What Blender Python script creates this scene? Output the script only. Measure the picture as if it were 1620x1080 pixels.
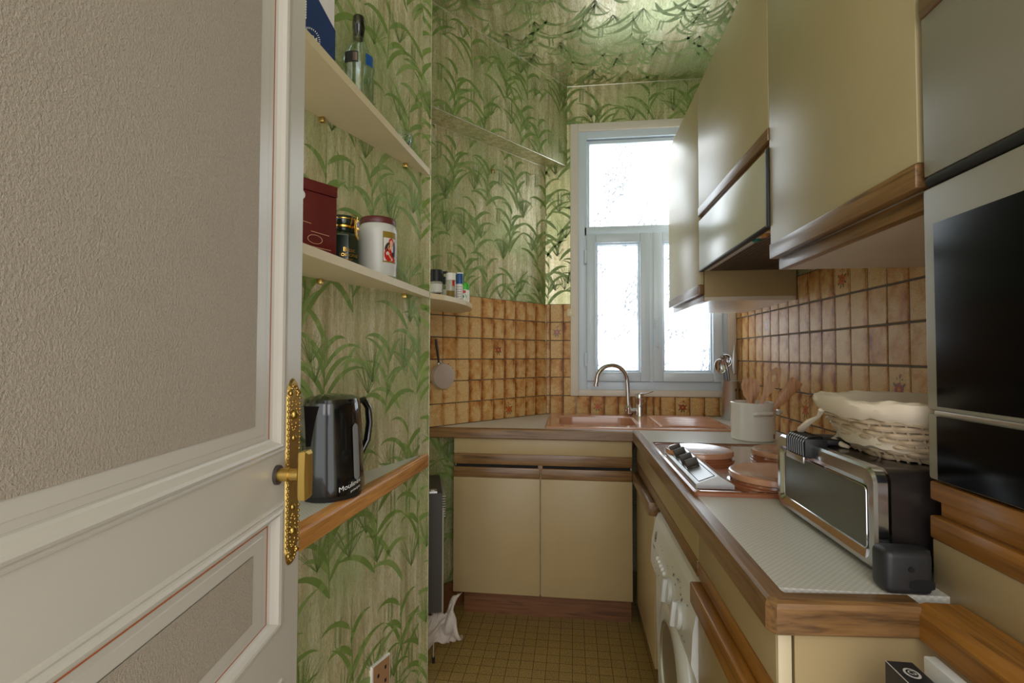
import bpy, bmesh, math, random
from math import sin, cos, pi, radians as rad, sqrt, atan2, hypot
from mathutils import Matrix, Vector, Euler

# ------------------------------------------------------------------ camera, world, light, exposure
scene = bpy.context.scene
for o in list(bpy.data.objects):
    bpy.data.objects.remove(o)
COL = scene.collection

cam_data = bpy.data.cameras.new('camera')
cam_data.sensor_width = 36.0
cam_data.lens = 36.0 * 780.5 / 1620
cam_data.clip_start = 0.02
cam = bpy.data.objects.new('camera', cam_data)
COL.objects.link(cam)
cam.matrix_world = (Matrix.Translation((0, 0, 1.19)) @ Matrix.Rotation(rad(6.926), 4, 'Z')
                    @ Matrix.Rotation(rad(90 + 1.618), 4, 'X') @ Matrix.Rotation(rad(0.105), 4, 'Z'))
scene.camera = cam

world = bpy.data.worlds.new('world')
scene.world = world
world.use_nodes = True
wb = world.node_tree.nodes['Background']
wb.inputs[0].default_value = (0.97, 0.99, 1.0, 1)
wb.inputs[1].default_value = 1.25

def area_light(name, loc, target, sx, sy, power, color):
    l = bpy.data.lights.new(name, 'AREA')
    l.shape = 'RECTANGLE'; l.size = sx; l.size_y = sy
    l.energy = power; l.color = color
    o = bpy.data.objects.new(name, l); COL.objects.link(o)
    o.location = loc
    o.rotation_euler = (Vector(target) - Vector(loc)).to_track_quat('-Z', 'Y').to_euler()
    return o
# added fill light behind the camera, brightening the room from the doorway side
area_light('fill_light', (0.35, -1.6, 1.9), (0.1, 1.4, 1.0), 1.6, 1.6, 14, (1.0, 0.95, 0.89))

scene.view_settings.view_transform = 'Standard'
scene.view_settings.look = 'None'
scene.view_settings.gamma = 1
scene.view_settings.use_curve_mapping = False
scene.view_settings.exposure = 0.5
WINDOW_GLOW = 5.6

# ------------------------------------------------------------------ materials
def lin(c):
    c = c / 255.0
    return c / 12.92 if c <= 0.04045 else ((c + 0.055) / 1.055) ** 2.4
def rgb(r, g, b):
    return (lin(r), lin(g), lin(b), 1)

class NT:
    def __init__(s, name):
        s.m = bpy.data.materials.new(name); s.m.use_nodes = True
        s.t = s.m.node_tree; s.N = s.t.nodes; s.L = s.t.links
        s.b = s.N['Principled BSDF']; s.out = s.N['Material Output']
    def n(s, typ, **kw):
        x = s.N.new(typ)
        for k, v in kw.items():
            setattr(x, k, v)
        return x
    def l(s, a, b):
        s.L.new(a, b)
    def coord(s, kind='Object', scale=(1, 1, 1), rot=(0, 0, 0)):
        tc = s.n('ShaderNodeTexCoord'); mp = s.n('ShaderNodeMapping')
        mp.inputs['Scale'].default_value = scale; mp.inputs['Rotation'].default_value = rot
        s.l(tc.outputs[kind], mp.inputs[0]); return mp.outputs[0]
    def noise(s, vec, scale, detail=3, rough=0.5, dist=0.0):
        x = s.n('ShaderNodeTexNoise')
        x.inputs['Scale'].default_value = scale; x.inputs['Detail'].default_value = detail
        x.inputs['Roughness'].default_value = rough; x.inputs['Distortion'].default_value = dist
        s.l(vec, x.inputs['Vector']); return x.outputs['Fac']
    def ramp(s, fac, stops):
        x = s.n('ShaderNodeValToRGB'); e = x.color_ramp.elements
        while len(e) < len(stops): e.new(0.5)
        for i, (p, c) in enumerate(stops):
            e[i].position = p; e[i].color = c
        s.l(fac, x.inputs[0]); return x.outputs[0]
    def mix(s, fac, a, b, mode='MIX'):
        x = s.n('ShaderNodeMix', data_type='RGBA', blend_type=mode)
        for inp, v in ((x.inputs[0], fac), (x.inputs[6], a), (x.inputs[7], b)):
            if hasattr(v, 'links'): s.l(v, inp)
            else: inp.default_value = v
        return x.outputs[2]
    def math(s, op, a, b=None):
        x = s.n('ShaderNodeMath', operation=op)
        for inp, v in ((x.inputs[0], a), (x.inputs[1], b)):
            if v is None: continue
            if hasattr(v, 'links'): s.l(v, inp)
            else: inp.default_value = v
        return x.outputs[0]
    def set(s, **kw):
        for k, v in kw.items():
            inp = s.b.inputs[k.replace('_', ' ')]
            if hasattr(v, 'links'): s.l(v, inp)
            else: inp.default_value = v
    def bump(s, h, strength=0.2, dist=0.002):
        x = s.n('ShaderNodeBump'); x.inputs['Strength'].default_value = strength
        x.inputs['Distance'].default_value = dist
        s.l(h, x.inputs['Height']); s.l(x.outputs[0], s.b.inputs['Normal'])

def m_plain(name, c, rough=0.5, metal=0.0, bump=0.0, bscale=200, coat=0.0, var=0.0, **kw):
    t = NT(name); v = t.coord()
    if var:
        f = t.noise(v, 9, 4, 0.6)
        c2 = tuple(x * (1 - var) for x in c[:3]) + (1,)
        t.set(Base_Color=t.mix(f, c, c2))
    else:
        t.set(Base_Color=c)
    t.set(Roughness=rough, Metallic=metal)
    if coat: t.set(Coat_Weight=coat, Coat_Roughness=0.08)
    if bump: t.bump(t.noise(v, bscale, 3), bump, 0.001)
    for k, x in kw.items(): t.set(**{k: x})
    return t.m

def m_wood(name, dark, light, axis, rough=0.35, scale=1.0):
    t = NT(name)
    sc = [170.0, 170.0, 170.0]; sc[axis] = 5.0
    g = t.noise(t.coord('Object', tuple(x * scale for x in sc)), 1.0, 5, 0.6, 0.3)
    sc2 = [42.0] * 3; sc2[axis] = 3.2
    w = t.noise(t.coord('Object', tuple(x * scale for x in sc2)), 1.0, 3, 0.5, 1.6)
    f = t.math('ADD', t.math('MULTIPLY', g, 0.55), t.math('MULTIPLY', w, 0.45))
    mid = tuple(a * .42 + b * .58 for a, b in zip(dark, light))
    t.set(Base_Color=t.ramp(f, [(0.36, dark), (0.47, mid), (0.62, light)]), Roughness=rough,
          Coat_Weight=0.25, Coat_Roughness=0.2)
    t.bump(g, 0.1, 0.0005)
    return t.m

def m_foil(name, kind):
    t = NT(name)
    v = t.coord('Generated' if kind == 'none' else 'Object', (34, 34, 2.2) if kind == 'wall' else (34, 2.2, 34))
    vs = t.coord('Object', (1, 1, 1))
    streak = t.noise(v, 1.0, 5, 0.65)
    vf = t.coord('Object', (420, 420, 60) if kind == 'wall' else (420, 60, 420))
    fine = t.noise(vf, 1.0, 3, 0.6)
    patch = t.noise(vs, 3.2, 2, 0.5)
    base = t.ramp(streak, [(0.34, rgb(176, 168, 124)), (0.5, rgb(214, 204, 162)), (0.66, rgb(244, 236, 206))])
    base = t.mix(t.ramp(patch, [(0.42, (0, 0, 0, 1)), (0.62, (0.7, 0.7, 0.7, 1))]), base, rgb(174, 190, 132))
    base = t.mix(t.ramp(fine, [(0.5, (0, 0, 0, 1)), (0.64, (0.6, 0.6, 0.6, 1))]), base, rgb(134, 124, 84))
    t.set(Base_Color=base, Metallic=0.42, Roughness=t.math('ADD', t.math('MULTIPLY', fine, 0.36), 0.10))
    t.bump(t.math('ADD', t.math('MULTIPLY', fine, 0.7), t.math('MULTIPLY', streak, 0.6)), 0.5, 0.0012)
    return t.m

def m_leaf(name, c, c2):
    t = NT(name)
    vf = t.coord('Object', (300, 300, 300)); fine = t.noise(vf, 1.0, 3, 0.6)
    f2 = t.noise(t.coord('Object'), 14, 2, 0.5)
    t.set(Base_Color=t.mix(f2, c, c2), Metallic=0.1, Roughness=t.math('ADD', t.math('MULTIPLY', fine, 0.25), 0.33))
    t.bump(fine, 0.3, 0.001)
    return t.m

def m_tile(name):
    t = NT(name)
    uv = t.n('ShaderNodeUVMap'); uv.uv_map = 'UVMap'
    at = t.n('ShaderNodeAttribute'); at.attribute_name = 'rnd'
    ac = t.n('ShaderNodeSeparateColor'); t.l(at.outputs['Color'], ac.inputs[0])
    sx = t.n('ShaderNodeSeparateXYZ'); t.l(uv.outputs[0], sx.inputs[0])
    vo = t.coord('Object')
    big = t.noise(vo, 26, 3, 0.6, 0.4)
    speck = t.noise(vo, 430, 2, 0.7)
    # burnt colour towards the two upright edges of every tile
    ex = t.math('MULTIPLY', t.math('ABSOLUTE', t.math('SUBTRACT', sx.outputs[0], t.math('ADD', t.math('MULTIPLY', ac.outputs[1], 0.5), 0.25))), 1.5)
    e = t.math('MULTIPLY', t.math('POWER', ex, 3.6), t.math('MULTIPLY', t.noise(vo, 18, 2, .5), 1.7))
    amt = t.math('ADD', t.math('MULTIPLY', e, 0.52), t.math('MULTIPLY', t.math('SUBTRACT', big, 0.40), 1.5))
    amt = t.math('ADD', amt, t.math('MULTIPLY', t.math('SUBTRACT', ac.outputs[0], 0.5), 0.42))
    base = t.ramp(amt, [(0.0, rgb(230, 194, 134)), (0.40, rgb(210, 154, 86)), (0.72, rgb(164, 100, 46)), (1.0, rgb(116, 62, 28))])
    sp = t.ramp(speck, [(0.42, (0, 0, 0, 1)), (0.60, (1, 1, 1, 1))])
    spf = t.math('MULTIPLY', sp, 0.55)
    base = t.mix(spf, base, rgb(132, 84, 40))
    t.set(Base_Color=base, Roughness=0.4, Specular_IOR_Level=0.22)
    t.bump(t.noise(vo, 90, 3, 0.5), 0.25, 0.0015)
    return t.m

def m_floor():
    t = NT('speckled_ochre_vinyl')
    v = t.coord('Object')
    br = t.n('ShaderNodeTexBrick'); br.offset = 0.0; br.squash = 1.0
    br.inputs['Scale'].default_value = 1.0; br.inputs['Mortar Size'].default_value = 0.0011
    br.inputs['Mortar Smooth'].default_value = 0.2; br.inputs['Brick Width'].default_value = 0.05
    br.inputs['Row Height'].default_value = 0.05; br.inputs['Bias'].default_value = 0
    br.inputs['Color1'].default_value = (0.42, 0.42, 0.42, 1); br.inputs['Color2'].default_value = (0.6, 0.6, 0.6, 1)
    t.l(v, br.inputs['Vector'])
    sp = t.noise(v, 260, 3, 0.75)
    base = t.ramp(sp, [(0.36, rgb(108, 82, 38)), (0.5, rgb(150, 122, 66)), (0.64, rgb(182, 156, 96))])
    base = t.mix(0.25, base, br.outputs['Color'], 'OVERLAY')
    base = t.mix(br.outputs['Fac'], base, rgb(70, 52, 26))
    t.set(Base_Color=base, Roughness=0.42)
    t.bump(br.outputs['Fac'], -0.15, 0.001)
    return t.m

def m_worktop():
    t = NT('weave_textured_laminate')
    v = t.coord('Object')
    ck = t.n('ShaderNodeTexChecker'); ck.inputs['Scale'].default_value = 190
    t.l(v, ck.inputs['Vector'])
    no = t.noise(v, 300, 2, 0.6)
    base = t.mix(ck.outputs['Fac'], rgb(216, 213, 204), rgb(200, 196, 184))
    base = t.mix(t.math('MULTIPLY', no, 0.3), base, rgb(182, 176, 162))
    t.set(Base_Color=base, Roughness=0.3)
    t.bump(ck.outputs['Fac'], 0.12, 0.0004)
    return t.m

def m_cream(name, c, rough=0.38):
    t = NT(name); v = t.coord('Object')
    n1 = t.noise(v, 7, 3, 0.5); n2 = t.noise(v, 330, 2, 0.5)
    c2 = tuple(x * 0.86 for x in c[:3]) + (1,)
    t.set(Base_Color=t.mix(n1, c, c2), Roughness=rough)
    t.bump(n2, 0.1, 0.0006)
    return t.m

def m_roughcast(name, c):
    t = NT(name); v = t.coord('Object')
    n = t.noise(v, 430, 4, 0.7); n2 = t.noise(v, 6, 3, 0.5)
    c2 = tuple(x * 0.80 for x in c[:3]) + (1,)
    c3 = tuple(x * 0.86 for x in c[:3]) + (1,)
    t.set(Base_Color=t.mix(t.ramp(n, [(0.4, (0.8, 0.8, 0.8, 1)), (0.6, (0, 0, 0, 1))]), t.mix(n2, c, c3), c2), Roughness=0.6)
    t.bump(n, 1.0, 0.0035)
    return t.m

def m_glass(name, c=(1, 1, 1, 1), rough=0.0, ior=1.45):
    t = NT(name)
    t.set(Base_Color=c, Roughness=rough, IOR=ior, Transmission_Weight=1.0)
    return t.m

def m_frosted():
    t = NT('frosted_daylit_pane')
    v = t.coord('Object', (1, 1, 0.6))
    h = t.noise(v, 34, 4, 0.65, 1.2)
    t.set(Base_Color=(1, 1, 1, 1), Roughness=0.16, IOR=1.3, Transmission_Weight=1.0)
    t.bump(h, 0.9, 0.012)
    em = t.n('ShaderNodeEmission'); em.inputs[0].default_value = (0.86, 0.94, 1.0, 1)
    # relief of the pressed glass: thin ridges let less light through
    r1 = t.n('ShaderNodeTexVoronoi', feature='DISTANCE_TO_EDGE'); r1.inputs['Scale'].default_value = 46
    wv = t.n('ShaderNodeMapping'); t.l(t.math('MULTIPLY', h, 0.09), wv.inputs['Location']); t.l(v, wv.inputs['Vector'])
    t.l(wv.outputs[0], r1.inputs['Vector'])
    ridge = t.ramp(r1.outputs['Distance'], [(0.02, (.0, .0, .0, 1)), (0.34, (1, 1, 1, 1))])
    big = t.ramp(t.noise(v, 6, 3, .6), [(0.34, (0, 0, 0, 1)), (0.56, (1, 1, 1, 1))])
    rel = t.mix(big, (1, 1, 1, 1), ridge)
    t.l(t.math('MULTIPLY', rel, WINDOW_GLOW), em.inputs[1])
    mx = t.n('ShaderNodeMixShader'); mx.inputs[0].default_value = 0.45
    t.l(t.b.outputs[0], mx.inputs[1]); t.l(em.outputs[0], mx.inputs[2]); t.l(mx.outputs[0], t.out.inputs[0])
    return t.m

M = {}
M['foil'] = m_foil('foil_wallpaper', 'wall')
M['foil_ceiling'] = m_foil('foil_wallpaper_ceiling', 'ceiling')
M['leaf'] = m_leaf('printed_green_blade', rgb(106, 132, 58), rgb(130, 150, 80))
M['leaf_pale'] = m_leaf('printed_pale_blade', rgb(126, 150, 78), rgb(148, 164, 98))
M['leaf_line'] = m_leaf('printed_fine_blade', rgb(104, 130, 60), rgb(128, 148, 82))
M['tile'] = m_tile('glazed_brown_tile')
M['grout'] = m_plain('grey_brown_grout', rgb(98, 86, 72), 0.8)
M['rose'] = m_plain('printed_orange_rose', rgb(196, 98, 34), 0.3)
M['rose_dark'] = m_plain('printed_brown_rose', rgb(142, 62, 26), 0.3)
M['rose_leaf'] = m_plain('printed_rose_leaf', rgb(84, 88, 46), 0.3)
M['floor'] = m_floor()
M['worktop'] = m_worktop()
M['cream'] = m_cream('cream_laminate', rgb(182, 158, 114))
M['cream_upper'] = m_cream('cream_upper_laminate', rgb(188, 171, 128), 0.36)
M['cream_inside'] = m_cream('pale_carcass', rgb(214, 196, 158))
M['white_under'] = m_cream('white_melamine', rgb(226, 212, 196), 0.25)
M['grey_enamel'] = m_cream('warm_grey_enamel', rgb(156, 149, 130), 0.38)
M['ivory'] = m_cream('ivory_shelf', rgb(226, 208, 168), 0.4)
WD, WL = rgb(84, 58, 34), rgb(142, 104, 62)
M['wood_x'] = m_wood('oak_grain_x', WD, WL, 0)
M['wood_y'] = m_wood('oak_grain_y', WD, WL, 1)
M['oak_bright'] = m_wood('bright_oak', rgb(158, 98, 42), rgb(222, 156, 82), 1)
M['wood_gold'] = m_wood('golden_stained_oak', rgb(120, 76, 24), rgb(168, 112, 44), 1)
M['plinth'] = m_wood('dark_plinth_wood', rgb(84, 50, 26), rgb(128, 82, 46), 0, 0.5)
M['door_paint'] = m_plain('satin_grey_white_paint', rgb(212, 205, 195), 0.32, bump=0.12, bscale=60, var=0.06)
M['door_panel'] = m_roughcast('beige_roughcast', rgb(206, 190, 172))
M['orange_line'] = m_plain('terracotta_paint_line', rgb(190, 104, 62), 0.5)
M['brass'] = m_plain('aged_brass', rgb(206, 172, 96), 0.28, 1.0, bump=0.2, bscale=120, var=0.35)
M['brass_satin'] = m_plain('satin_brass', rgb(208, 174, 96), 0.35, 1.0)
M['chrome'] = m_plain('polished_chrome', rgb(215, 215, 218), 0.08, 1.0)
M['steel'] = m_plain('brushed_steel', rgb(208, 208, 208), 0.36, 1.0, bump=0.05, bscale=400)
M['gold'] = m_plain('gilded_metal', rgb(222, 174, 84), 0.22, 1.0)
M['pvc'] = m_plain('white_pvc', rgb(212, 226, 238), 0.3, var=0.02)
M['casing'] = m_plain('offwhite_casing_paint', rgb(226, 218, 204), 0.45, var=0.08)
M['frosted'] = m_frosted()
M['gasket'] = m_plain('grey_gasket', rgb(120, 134, 146), 0.5)
M['black'] = m_plain('glossy_black_plastic', rgb(16, 16, 17), 0.14, coat=0.6)
M['black_matt'] = m_plain('matt_black_plastic', rgb(28, 28, 29), 0.5)
M['black_glass'] = m_plain('black_oven_glass', rgb(6, 8, 11), 0.2, Specular_IOR_Level=0.06)
M['dark_grey'] = m_plain('dark_grey_enamel', rgb(64, 58, 52), 0.5)
M['oven_window'] = m_plain('dark_toaster_window', rgb(104, 104, 90), 0.3, var=0.45)
M['terracotta'] = m_plain('brown_enamel', rgb(160, 98, 68), 0.18, coat=0.7, var=0.12)
M['terracotta_light'] = m_plain('light_brown_enamel', rgb(200, 146, 114), 0.24, coat=0.5, var=0.1)
M['white_enamel'] = m_plain('white_enamel', rgb(228, 228, 226), 0.25, coat=0.3)
M['washer_grey'] = m_plain('pale_grey_plastic', rgb(206, 206, 204), 0.35)
M['ceramic'] = m_plain('glazed_white_stoneware', rgb(238, 236, 232), 0.16, coat=0.5, var=0.04)
M['spoon_wood'] = m_wood('beech_wood', rgb(186, 130, 92), rgb(226, 176, 134), 2, 0.5)
M['wicker'] = m_plain('bleached_wicker', rgb(206, 182, 150), 0.6, bump=0.3, bscale=160, var=0.3)
M['cloth'] = m_plain('cream_cotton_cloth', rgb(222, 206, 182), 0.85, bump=0.4, bscale=160, var=0.08)
M['towel'] = m_plain('white_towelling', rgb(198, 186, 174), 0.95, bump=0.9, bscale=220, var=0.1)
M['white'] = m_plain('white_print', rgb(232, 230, 224), 0.5)
M['ink'] = m_plain('dark_print', rgb(30, 32, 36), 0.5)
M['navy'] = m_plain('navy_card', rgb(30, 52, 92), 0.45, var=0.15)
M['paper'] = m_plain('pale_card', rgb(206, 200, 194), 0.6)
M['maroon'] = m_plain('maroon_tin', rgb(98, 26, 30), 0.3, coat=0.4, var=0.25)
M['maroon_lid'] = m_plain('maroon_plastic_lid', rgb(92, 40, 38), 0.4)
M['bottle_green'] = m_plain('dark_green_jar', rgb(22, 38, 28), 0.12, coat=0.6)
M['jar_white'] = m_plain('translucent_milky_jar', rgb(198, 196, 188), 0.3, Subsurface_Weight=0.15)
M['red'] = m_plain('red_print', rgb(186, 34, 24), 0.4)
M['skin_print'] = m_plain('pale_pink_print', rgb(222, 178, 140), 0.4)
M['olive_gold'] = m_plain('olive_gold_print', rgb(138, 112, 40), 0.35)
M['glass'] = m_glass('clear_glass', rgb(232, 244, 240))
def m_thin(name, c, refl=0.3):
    t = NT(name)
    tr = t.n('ShaderNodeBsdfTransparent'); tr.inputs[0].default_value = c
    gl = t.n('ShaderNodeBsdfGlossy'); gl.inputs['Roughness'].default_value = 0.03
    lw = t.n('ShaderNodeLayerWeight'); lw.inputs[0].default_value = 0.35
    mx = t.n('ShaderNodeMixShader'); t.l(t.math('ADD', t.math('MULTIPLY', lw.outputs['Facing'], 0.4), refl * .4), mx.inputs[0])
    t.l(tr.outputs[0], mx.inputs[1]); t.l(gl.outputs[0], mx.inputs[2]); t.l(mx.outputs[0], t.out.inputs[0])
    return t.m
M['glass_aqua'] = m_thin('pale_aqua_glass', (.80, .90, .88, 1))
M['blue_label'] = m_plain('blue_label', rgb(32, 80, 140), 0.3)
M['green_bright'] = m_plain('bright_green_plastic', rgb(70, 178, 50), 0.35)
M['green_deep'] = m_plain('deep_green_plastic', rgb(18, 110, 88), 0.35)
M['spice'] = m_plain('olive_brown_spice', rgb(140, 116, 50), 0.7, var=0.4)
M['spice_dark'] = m_plain('dark_spice', rgb(64, 42, 30), 0.7, var=0.4)
M['clear_plastic'] = m_plain('milky_clear_plastic', rgb(206, 204, 186), 0.2, Transmission_Weight=0.4)
M['pan_base'] = m_plain('worn_pale_pan_base', rgb(196, 178, 162), 0.5, 0.25, var=0.15)
M['switch'] = m_plain('cream_switch_plastic', rgb(230, 220, 186), 0.4)
M['socket'] = m_plain('brown_socket_face', rgb(170, 128, 92), 0.45)
M['yellow'] = m_plain('yellow_button', rgb(222, 168, 48), 0.4)
M['grille'] = m_plain('dark_grille_metal', rgb(120, 104, 92), 0.35, 0.7)
M['void_shade'] = m_plain('black_void', rgb(12, 11, 11), 0.8)  # flat black standing in for the shade inside gaps and holes
M['beige_shutter'] = m_plain('beige_shutter_box', rgb(226, 206, 178), 0.6, var=0.05)

# ------------------------------------------------------------------ mesh builder
class G:
    def __init__(s):
        s.v = []; s.f = []; s.mi = []; s.sm = []; s.X = Matrix.Identity(4)
    def add(s, vs, fs, mi=0, smooth=False):
        b = len(s.v)
        s.v += [tuple(s.X @ Vector(p)) for p in vs]
        for f in fs:
            s.f.append([b + i for i in f]); s.mi.append(mi); s.sm.append(smooth)
        return s
    def box(s, x0, x1, y0, y1, z0, z1, mi=0, bev=0.0, seg=2):
        x0, x1 = min(x0, x1), max(x0, x1); y0, y1 = min(y0, y1), max(y0, y1); z0, z1 = min(z0, z1), max(z0, z1)
        if bev <= 0:
            v = [(x, y, z) for z in (z0, z1) for y in (y0, y1) for x in (x0, x1)]
            return s.add(v, [(0, 2, 3, 1), (4, 5, 7, 6), (0, 1, 5, 4), (2, 6, 7, 3), (0, 4, 6, 2), (1, 3, 7, 5)], mi)
        bm = bmesh.new()
        bmesh.ops.create_cube(bm, size=1)
        for q in bm.verts:
            q.co = Vector(((x0 + x1) / 2 + q.co.x * (x1 - x0), (y0 + y1) / 2 + q.co.y * (y1 - y0), (z0 + z1) / 2 + q.co.z * (z1 - z0)))
        bmesh.ops.bevel(bm, geom=bm.edges[:], offset=min(bev, 0.49 * min(x1 - x0, y1 - y0, z1 - z0)), segments=seg, profile=0.5, affect='EDGES')
        bm.verts.index_update()
        s.add([q.co[:] for q in bm.verts], [[q.index for q in f.verts] for f in bm.faces], mi, True)
        bm.free(); return s
    def prism(s, poly, z0, z1, mi=0, cap=True):
        n = len(poly)
        a = sum(poly[i][0] * poly[(i + 1) % n][1] - poly[(i + 1) % n][0] * poly[i][1] for i in range(n))
        if a < 0: poly = poly[::-1]
        v = [(x, y, z0) for x, y in poly] + [(x, y, z1) for x, y in poly]
        f = [(i, (i + 1) % n, n + (i + 1) % n, n + i) for i in range(n)]
        if cap: f += [tuple(range(n))[::-1], tuple(range(n, 2 * n))]
        return s.add(v, f, mi)
    def lathe(s, prof, c=(0, 0, 0), seg=32, mi=0, smooth=True, axis='Z', sx=1.0, sy=1.0, caps=True, a0=0, a1=2 * pi):
        n = len(prof); v = []; full = abs(a1 - a0 - 2 * pi) < 1e-6
        cnt = seg if full else seg + 1
        for i in range(cnt):
            a = a0 + (a1 - a0) * i / seg
            for r, h in prof:
                p = (r * cos(a) * sx, r * sin(a) * sy, h)
                if axis == 'X': p = (p[2], p[0], p[1])
                if axis == 'Y': p = (p[1], p[2], p[0])
                v.append((p[0] + c[0], p[1] + c[1], p[2] + c[2]))
        f = []
        for i in range(seg):
            j = (i + 1) % cnt
            for k in range(n - 1):
                f.append((i * n + k, j * n + k, j * n + k + 1, i * n + k + 1))
        if caps and full:
            if prof[0][0] > 1e-6: f.append([i * n for i in range(seg)][::-1])
            if prof[-1][0] > 1e-6: f.append([i * n + n - 1 for i in range(seg)])
        return s.add(v, f, mi, smooth)
    def cyl(s, c, r, h, seg=24, mi=0, axis='Z', bev=0.0):
        b = min(bev, r * 0.5, h * 0.5)
        prof = [(r, 0), (r, h)] if b <= 0 else [(r - b, 0), (r, b), (r, h - b), (r - b, h)]
        if bev <= 0:
            s.lathe([(r, 0), (r, h)], c, seg, mi, False, axis)
        else:
            s.lathe(prof, c, seg, mi, True, axis)
        return s
    def tube(s, pts, r, seg=10, mi=0, closed=False, flat=1.0):
        pts = [Vector(p) for p in pts]; n = len(pts); rs = r if isinstance(r, (list, tuple)) else [r] * n
        v = []; up = None
        for i, p in enumerate(pts):
            if closed: d = pts[(i + 1) % n] - pts[i - 1]
            else: d = pts[min(i + 1, n - 1)] - pts[max(i - 1, 0)]
            d.normalize()
            if up is None:
                up = Vector((0, 0, 1)) if abs(d.z) < 0.9 else Vector((1, 0, 0))
            a = d.cross(up)
            if a.length < 1e-5: a = d.orthogonal()
            a.normalize(); b = a.cross(d).normalized(); up = b
            for k in range(seg):
                t = 2 * pi * k / seg
                v.append(p + a * cos(t) * rs[i] + b * sin(t) * rs[i] * flat)
        f = []
        for i in range(n if closed else n - 1):
            j = (i + 1) % n
            for k in range(seg):
                m = (k + 1) % seg
                f.append((i * seg + k, i * seg + m, j * seg + m, j * seg + k))
        if not closed:
            f.append(list(range(seg))[::-1]); f.append([(n - 1) * seg + k for k in range(seg)])
        return s.add([tuple(p) for p in v], f, mi, True)
    def ball(s, c, r, mi=0, seg=14, sz=1.0):
        prof = [(max(r * sin(pi * k / seg), 1e-5), -r * sz * cos(pi * k / seg)) for k in range(seg + 1)]
        return s.lathe(prof, c, seg * 2, mi, True, caps=False)
    def loft(s, rings, mi=0, smooth=True, closed=True, caps=True):
        n = len(rings[0]); v = [p for r in rings for p in r]; f = []
        for i in range(len(rings) - 1):
            for k in range(n if closed else n - 1):
                m = (k + 1) % n
                f.append((i * n + k, i * n + m, (i + 1) * n + m, (i + 1) * n + k))
        if caps:
            f.append(list(range(n))[::-1]); f.append([(len(rings) - 1) * n + k for k in range(n)])
        return s.add(v, f, mi, smooth)

def world_loc(o):
    p = Vector((0, 0, 0))
    while o is not None:
        p += o.location; o = o.parent
    return p

def tag(o, label=None, cat=None, group=None, kind=None):
    if label: o['label'] = label
    if cat: o['category'] = cat
    if group: o['group'] = group
    if kind: o['kind'] = kind
    return o

def make(name, g, mats, parent=None, loc=None, label=None, cat=None, group=None, kind=None, fix=True):
    """g holds world coordinates; the mesh is stored relative to its own origin"""
    if not isinstance(mats, (list, tuple)): mats = [mats]
    mats = [M[m] if isinstance(m, str) else m for m in mats]
    if parent is not None:
        base = world_loc(parent)
    elif loc is not None:
        base = Vector(loc)
    else:
        xs = [p[0] for p in g.v]; ys = [p[1] for p in g.v]; zs = [p[2] for p in g.v]
        base = Vector(((min(xs) + max(xs)) / 2, (min(ys) + max(ys)) / 2, min(zs)))
    me = bpy.data.meshes.new(name)
    me.from_pydata([(p[0] - base.x, p[1] - base.y, p[2] - base.z) for p in g.v], [], g.f)
    for m in mats: me.materials.append(m)
    me.polygons.foreach_set('material_index', g.mi)
    me.polygons.foreach_set('use_smooth', g.sm)
    if fix:
        bm = bmesh.new(); bm.from_mesh(me)
        bmesh.ops.recalc_face_normals(bm, faces=bm.faces[:])
        bm.to_mesh(me); bm.free()
    if any(g.sm):
        try: me.set_sharp_from_angle(angle=rad(38))
        except Exception: pass
    me.update()
    o = bpy.data.objects.new(name, me); COL.objects.link(o)
    if parent is not None: o.parent = parent
    else: o.location = base
    return tag(o, label, cat, group, kind)

def thing(name, loc, label=None, cat=None, group=None, kind=None):
    o = bpy.data.objects.new(name, None); COL.objects.link(o)
    o.location = loc; o.empty_display_size = 0.05
    return tag(o, label, cat, group, kind)

def text_polys(body, size, fr, wid=None):
    """flat lettering: returns (verts, faces) placed in frame fr=(origin, right, up)"""
    cu = bpy.data.curves.new('t', 'FONT'); cu.body = body; cu.size = size; cu.align_x = 'CENTER'; cu.align_y = 'CENTER'
    cu.resolution_u = 3
    ob = bpy.data.objects.new('t', cu); COL.objects.link(ob)
    dg = bpy.context.evaluated_depsgraph_get(); dg.update()
    me = bpy.data.meshes.new_from_object(ob.evaluated_get(dg))
    vs = [v.co.copy() for v in me.vertices]; fs = [list(p.vertices) for p in me.polygons]
    bpy.data.objects.remove(ob); bpy.data.curves.remove(cu); bpy.data.meshes.remove(me)
    if wid and vs:
        w = max(v.x for v in vs) - min(v.x for v in vs); k = wid / w
        for v in vs: v.x *= k
    if callable(fr):
        return [tuple(fr(v.x, v.y)) for v in vs], fs
    o, r, u = [Vector(a) for a in fr]
    return [tuple(o + r * v.x + u * v.y) for v in vs], fs

# ------------------------------------------------------------------ printed leaf pattern
def clip(poly, a, b, c):
    """keep part of poly where a*x+b*y<=c"""
    out = []
    n = len(poly)
    for i in range(n):
        p, q = poly[i], poly[(i + 1) % n]
        dp = a * p[0] + b * p[1] - c; dq = a * q[0] + b * q[1] - c
        if dp <= 0: out.append(p)
        if (dp < 0 < dq) or (dq < 0 < dp):
            t = dp / (dp - dq); out.append((p[0] + (q[0] - p[0]) * t, p[1] + (q[1] - p[1]) * t))
    return out

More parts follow.
